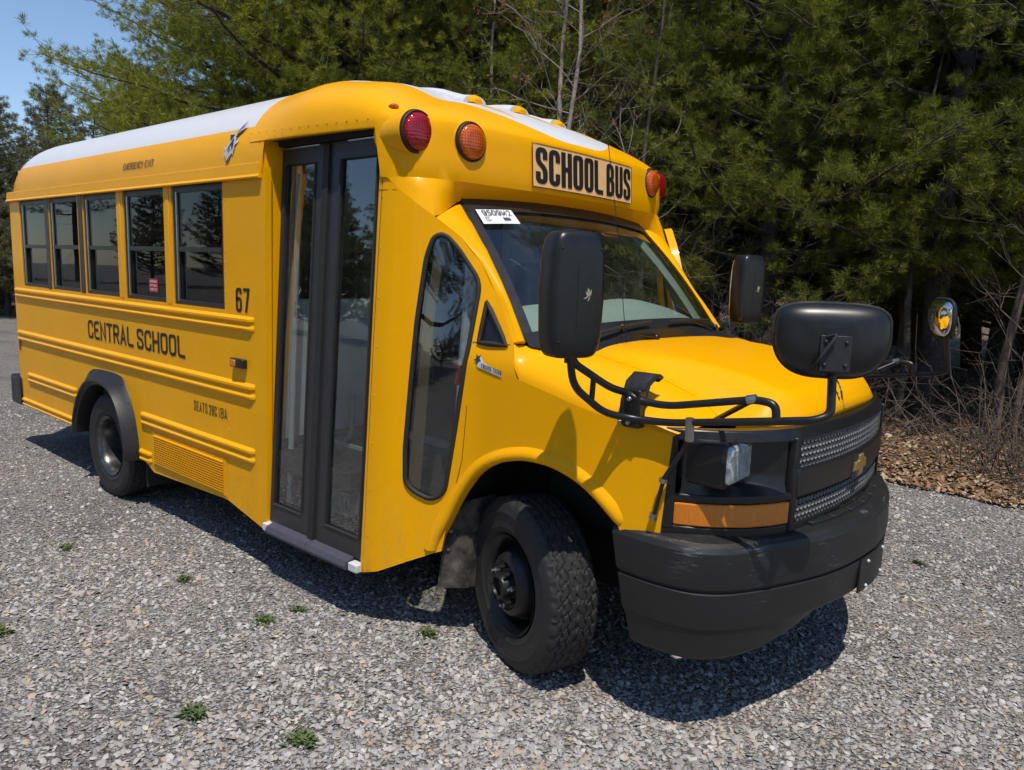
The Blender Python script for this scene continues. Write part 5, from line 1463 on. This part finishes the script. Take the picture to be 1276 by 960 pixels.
def pine(seed, H, reach, h0, nbr, ntuft, nn, L, w, mat, name_t='trunk', droop=.0, lower_bare=True, rise=.35, tr=.11):
    r = np.random.default_rng(seed); tb = TB()
    nz = 14; tz = np.linspace(0, H, nz); wob = np.cumsum(r.normal(0, .04, (nz, 2)), 0); T_ = np.stack([wob[:, 0], wob[:, 1], tz], 1)
    tb.seg(T_, tr*(H/10+.3), .012, 10)
    bb = TB(); PP = []; DD_ = []
    for i in range(nbr):
        f = (i+.5)/nbr; h = h0+(H*.985-h0)*f**.9; a = i*2.4+r.normal(0, .3)
        Lb = reach*(1-((h-h0)/(H-h0))**1.35)*r.uniform(.65, 1.12)+.25
        if h < h0+.15*H: Lb *= r.uniform(.7, 1)
        base = np.array([np.interp(h, tz, T_[:, 0]), np.interp(h, tz, T_[:, 1]), h])
        m = 8; u = np.linspace(0, 1, m)[:, None]; dirh = np.array([math.cos(a), math.sin(a), 0])
        up = rise*r.uniform(.4, 1.3)-droop
        C = base+dirh*Lb*u+np.array([0, 0, 1])*(Lb*up*u**1.6-Lb*.10*u*(1-u))+np.cumsum(r.normal(0, .02*Lb, (m, 3)), 0)*u
        bb.seg(C, .012+.012*Lb, .004, 5)
        ns = max(5, int(7*Lb))
        for j in range(ns):
            q = .22+.78*(j+r.random())/ns; c = np.array([np.interp(q, u[:, 0], C[:, k]) for k in range(3)])
            sa = a+(1 if j % 2 else -1)*r.uniform(.5, 1.25); sl_ = Lb*(.40*(1-q)+.13)*r.uniform(.7, 1.3)
            d = np.array([math.cos(sa), math.sin(sa), r.uniform(.0, .5)]); e = c+d*sl_
            bb.seg(np.stack([c, (c+e)/2+r.normal(0, .03, 3), e]), .006, .002, 3)
            kk = max(2, int(sl_/.10))
            for z in range(kk):
                p = c+d*sl_*(z+1)/kk+r.normal(0, .035, 3); PP.append(p); dd_ = d+np.array([0, 0, .35])+r.normal(0, .25, 3); DD_.append(dd_/np.linalg.norm(dd_))
        PP.append(C[-1]); DD_.append((C[-1]-C[-2])/np.linalg.norm(C[-1]-C[-2]))
    if lower_bare:
        for i in range(14):
            h = r.uniform(.6, max(.9, h0+1.0)); a = r.uniform(0, 2*PI); Lb = r.uniform(.4, 1.5)
            m = 5; u = np.linspace(0, 1, m)[:, None]
            C = np.array([0, 0, h])+np.array([math.cos(a), math.sin(a), 0])*Lb*u+np.array([0, 0, 1])*(-.15*Lb*u**2)+np.cumsum(r.normal(0, .04, (m, 3)), 0)*u
            bb.seg(C, .010, .003, 4)
            for j in range(5):
                c = C[r.integers(1, m)]; e = c+r.normal(0, .22, 3); bb.seg(np.stack([c, (c+e)/2+r.normal(0, .02, 3), e]), .004, .0015, 3)
    PP = np.array(PP); DD_ = np.array(DD_)
    if len(PP) > ntuft: idx = r.choice(len(PP), ntuft, replace=False)
    else: idx = r.choice(len(PP), ntuft, replace=True)
    P = PP[idx]+r.normal(0, .03, (ntuft, 3)); V, F = tufts(P, DD_[idx], r, nn, L, w)
    return tb.mesh('trunk', [BARK]), bb.mesh('branches', [BARK]), np_mesh('crown', V, F, [mat])
def tree_thing(name, meshes, loc, rot, sc, label, group, cat='tree'):
    e = empty(name, loc); e.rotation_euler = (0, 0, rot); e.scale = (sc, sc, sc)
    for nm, me in zip(('trunk', 'branches', 'crown'), meshes):
        o = bpy.data.objects.new(nm, me); COL.objects.link(o); o.parent = e
    tag(e, label, cat, group); return e
pA = pine(1, 9.0, 2.9, .9, 78, 9000, 24, .115, .0068, PINE)             # near pines with resolvable needles
pB = pine(2, 10.5, 2.7, 1.7, 74, 9000, 24, .115, .0068, PINE)
pC = pine(3, 13.5, 5.2, 1.4, 110, 20000, 24, .12, .0085, PINE2, rise=.30, tr=.15)   # big pine at left
pD = pine(4, 7.5, 2.4, .5, 90, 9500, 14, .14, .014, CEDAR, rise=.45)    # distant dull evergreens
pE = pine(5, 12.0, 3.1, 3.0, 70, 5200, 16, .15, .011, PINE, rise=.2)
near = [(pA, 1.75, 7.2, .3, 1.0, 'pine at the right edge of the photo with needle tufts over bare twigs'),
        (pB, -.1, 6.6, 1.7, 1.0, 'tall green pine whose trunk stands right of the far cross view mirror'),
        (pA, -1.9, 6.3, 3.4, .95, 'dark pine directly behind the far rear view mirror'),
        (pB, -3.0, 7.2, 5.0, 1.05, 'bushy pine rising behind the left end of the school bus sign'),
        (pA, .9, 9.2, 4.4, 1.15, 'shaded pine standing behind the pine at the right edge'),
        (pE, 3.3, 7.4, .2, 1.0, 'pine just outside the right edge whose boughs reach in at the top')]
for m, x, y, rot, sc, lab in near: tree_thing('pine_tree', m, (x, y, .1), rot, sc, lab, 'pines along the edge of the lot')
mid = [(pC, -9.6, 5.2, .4, 1.0, 'largest yellow green pine with a long bough reaching into the sky at left'),
       (pC, -14.6, 5.6, 4.4, .78, 'smaller yellow green pine left of the largest pine, above the rear of the bus'),
       (pC, -11.6, 6.6, 3.1, 1.0, 'yellow green pine crowding behind the largest pine at left'),
       (pC, -7.2, 7.4, 2.2, .95, 'yellow green pine behind the middle of the bus roof'),
       (pE, -5.6, 8.6, 4.0, 1.0, 'dark pine behind the bare saplings'),
       (pB, -6.6, 5.9, 5.2, .9, 'green pine left of the reddish sapling above the bus door'),
       (pE, -3.6, 10.2, 1.0, 1.1, 'tall pine far behind the pale sapling stems')]
for m, x, y, rot, sc, lab in mid: tree_thing('pine_tree', m, (x, y, .12), rot, sc, lab, 'pines behind the bus roof')
far = [(-15.0, 7.0, .85), (-18.5, 4.6, .72), (-20.5, 6.3, .8), (-23.5, 3.6, .80), (-25.5, 5.8, .9), (-22.0, 2.4, .66), (-29, 1.5, .95), (-30, 4.5, 1.0), (-34, -1.0, 1.1), (-13.5, 9.5, 1.1), (-26, 9, 1.1), (-17, 3.6, .55), (-20, 4.0, .62), (-24.5, .8, .95), (-27, 2.6, 1.05), (-22.5, 4.8, .85), (-26, -1.2, 1.0), (-31, 0, 1.25), (-36, 2, 1.4), (-19.2, 5.4, .78), (-21.3, 3.1, .72), (-28.5, -2.6, 1.05)]
for i, (x, y, sc) in enumerate(far):
    tree_thing('evergreen_tree', pD, (x, y, .05), i*1.3, sc, 'dull grey green evergreen in the low tree line far left of the bus', 'evergreens in the distance at left')
bk = []
r_ = random.Random(9)
for x in np.arange(-16, 9.5, 2.1):
    for row, y0 in enumerate((9.5, 12.5, 16)):
        bk.append((x+r_.uniform(-.7, .7)+row*.8, y0+r_.uniform(-.8, .8)))
bk += [(-7+1.5*k+r_.uniform(-.4, .4), 11+r_.uniform(-.5, .5)) for k in range(9)]
for i, (x, y) in enumerate(bk):
    m = pD if i >= len(bk)-9 else (pE, pB, pD, pE)[i % 4]; tree_thing('forest_tree', m, (x, y, .25), r_.uniform(0, 6), r_.uniform(.85, 1.25) if m is not pD else 1.5, 'dark evergreen crowded deep in the woods behind the front pines', 'trees deeper in the woods')
# trees across the lot behind the photographer (seen mirrored in the windows)
bh = [(-44+4.1*k, -24-5*math.sin(k*.35)+(k % 3)) for k in range(17)]+[(-52, -18), (-48, -21), (-56, -12), (-40, -29), (-35, -24.5), (-30, -26)]
for i, (x, y) in enumerate(bh):
    tree_thing('evergreen_tree', (pD, pE)[i % 2], (x, y, 0), i*.9, 1.0+.2*(i % 3), 'evergreen across the lot reflected in the bus windows', 'trees across the lot')

# bare saplings with red buds
def sapling(seed, H, tr, mat, budn, spread=.9, nb=22):
    r = np.random.default_rng(seed); tb = TB(); bb = TB(); BV = []
    nz = 12; tz = np.linspace(0, H, nz); T_ = np.stack([np.cumsum(r.normal(0, .05, nz)), np.cumsum(r.normal(0, .05, nz)), tz], 1); T_[0, :2] = 0
    tb.seg(T_, tr, tr*.25, 8)
    def grow(c, d, L_, rad, depth):
        m = 6; P = [c]; dv = d/np.linalg.norm(d)
        for k in range(m): dv = dv+r.normal(0, .13, 3)+np.array([0, 0, .03]); dv /= np.linalg.norm(dv); P.append(P[-1]+dv*L_/m)
        P = np.array(P); bb.seg(P, rad, rad*.35, 4)
        if depth:
            for k in range(4 if depth > 1 else 3): 
                i = r.integers(1, m+1); nd = dv+r.normal(0, .55, 3); grow(P[i], nd, L_*r.uniform(.35, .6), rad*.5, depth-1)
        BV.append(P[-1]); BV.append(P[m//2])
    for i in range(nb):
        h = H*(.2+.78*(i+.5)/nb); a = r.uniform(0, 2*PI); c = np.array([np.interp(h, tz, T_[:, k]) for k in range(3)])
        grow(c, np.array([math.cos(a), math.sin(a), spread*r.uniform(.4, 1.2)]), H*.26*(1.15-h/H)*r.uniform(.7, 1.2)+.2, tr*.30*(1.2-h/H), 2)
    BV = np.array(BV); res = [tb.mesh('trunk', [mat]), bb.mesh('branches', [mat])]
    if budn:
        P = BV[r.choice(len(BV), budn)]+r.normal(0, .03, (budn, 3)); V, F = tufts(P, r.normal(0, 1, (budn, 3)), r, 5, .035, .018, 1.0); res.append(np_mesh('crown', V, F, [BUD]))
    return res
sA = sapling(21, 6.2, .055, BIRCH, 900); sB = sapling(22, 6.8, .045, BIRCH, 350, .9, 18); sC = sapling(23, 5.0, .035, TWIG, 0)
for m, x, y, rot, sc, lab in ((sA, -4.35, 4.75, 0, 1.05, 'bare sapling with red buds above the front of the bus, left of its pair'), (sB, -3.75, 4.6, 1.2, 1.0, 'thin forked pale sapling right of the red budded one'),
                              (sA, -5.8, 5.3, 2.6, .95, 'red budded sapling partly behind the top of the bus door'), (sC, -2.9, 4.9, .4, 1.1, 'grey leafless sapling between the pale saplings and the right pines'), (sC, 1.1, 5.0, 3.0, .8, 'grey leafless sapling low in the brush at right')):
    tree_thing('bare_sapling', m, (x, y, .08), rot, sc, lab, 'bare saplings at the edge of the woods')
# leafless brush at the right
def brush(seed, n, H, mat, spread=.5):
    r = np.random.default_rng(seed); bb = TB()
    for i in range(n):
        c = np.array([r.normal(0, .22), r.normal(0, .22), 0]); dv = np.array([r.normal(0, spread), r.normal(0, spread), 1.0]); L_ = H*r.uniform(.4, 1.1); m = 8; P = [c]
        for k in range(m): dv = dv/np.linalg.norm(dv)+r.normal(0, .14, 3); P.append(P[-1]+dv/np.linalg.norm(dv)*L_/m)
        P = np.array(P); bb.seg(P, .0065*H*.8, .002, 4)
        for j in range(7):
            k = r.integers(2, m+1); e = P[k]+(dv/np.linalg.norm(dv)*.3+r.normal(0, .6, 3))*L_*.22; bb.seg(np.stack([P[k], (P[k]+e)/2+r.normal(0, .02, 3), e]), .003, .0012, 3)
    return bb.mesh('stems', [mat])
brs = [brush(31, 26, 1.5, TWIG), brush(32, 30, 1.2, TWIG, .8), brush(33, 24, 2.1, DEAD, .4), brush(34, 34, .8, DEAD, 1.2)]
rb = random.Random(4); places = []
for i in range(46):
    x = rb.uniform(-6.5, 3.2); y = edge_y(x)+.45+rb.random()**1.4*3.0; places.append((x, y))
for i, (x, y) in enumerate(places):
    o = bpy.data.objects.new('bare_shrub', brs[i % 4]); COL.objects.link(o); o.location = (x, y, .08); o.rotation_euler = (0, 0, rb.uniform(0, 6)); s = rb.uniform(.7, 1.25); o.scale = (s, s, s)
    tag(o, 'tangle of leafless grey stems in the brush under the pines', 'shrub', 'leafless brush under the pines')
# low pine seedling tufts and understory trunks
ut = TB(); 
for i in range(12):
    x = rb.uniform(-8, 4.5); y = edge_y(x)+1.6+rb.random()*6; tb = TB(); h = rb.uniform(4, 8)
    P = np.array([(rb.gauss(0, .05)*k, rb.gauss(0, .05)*k, h*k/6) for k in range(7)]); tb.seg(P, rb.uniform(.02, .055), .01, 6)
    o = bpy.data.objects.new('tree_trunk', tb.mesh('tree_trunk', [TWIG if i % 3 == 0 else BARK])); COL.objects.link(o); o.location = (x, y, .1)
    tag(o, 'slender bare trunk standing among the shaded pines', 'tree trunk', 'slender trunks in the woods')
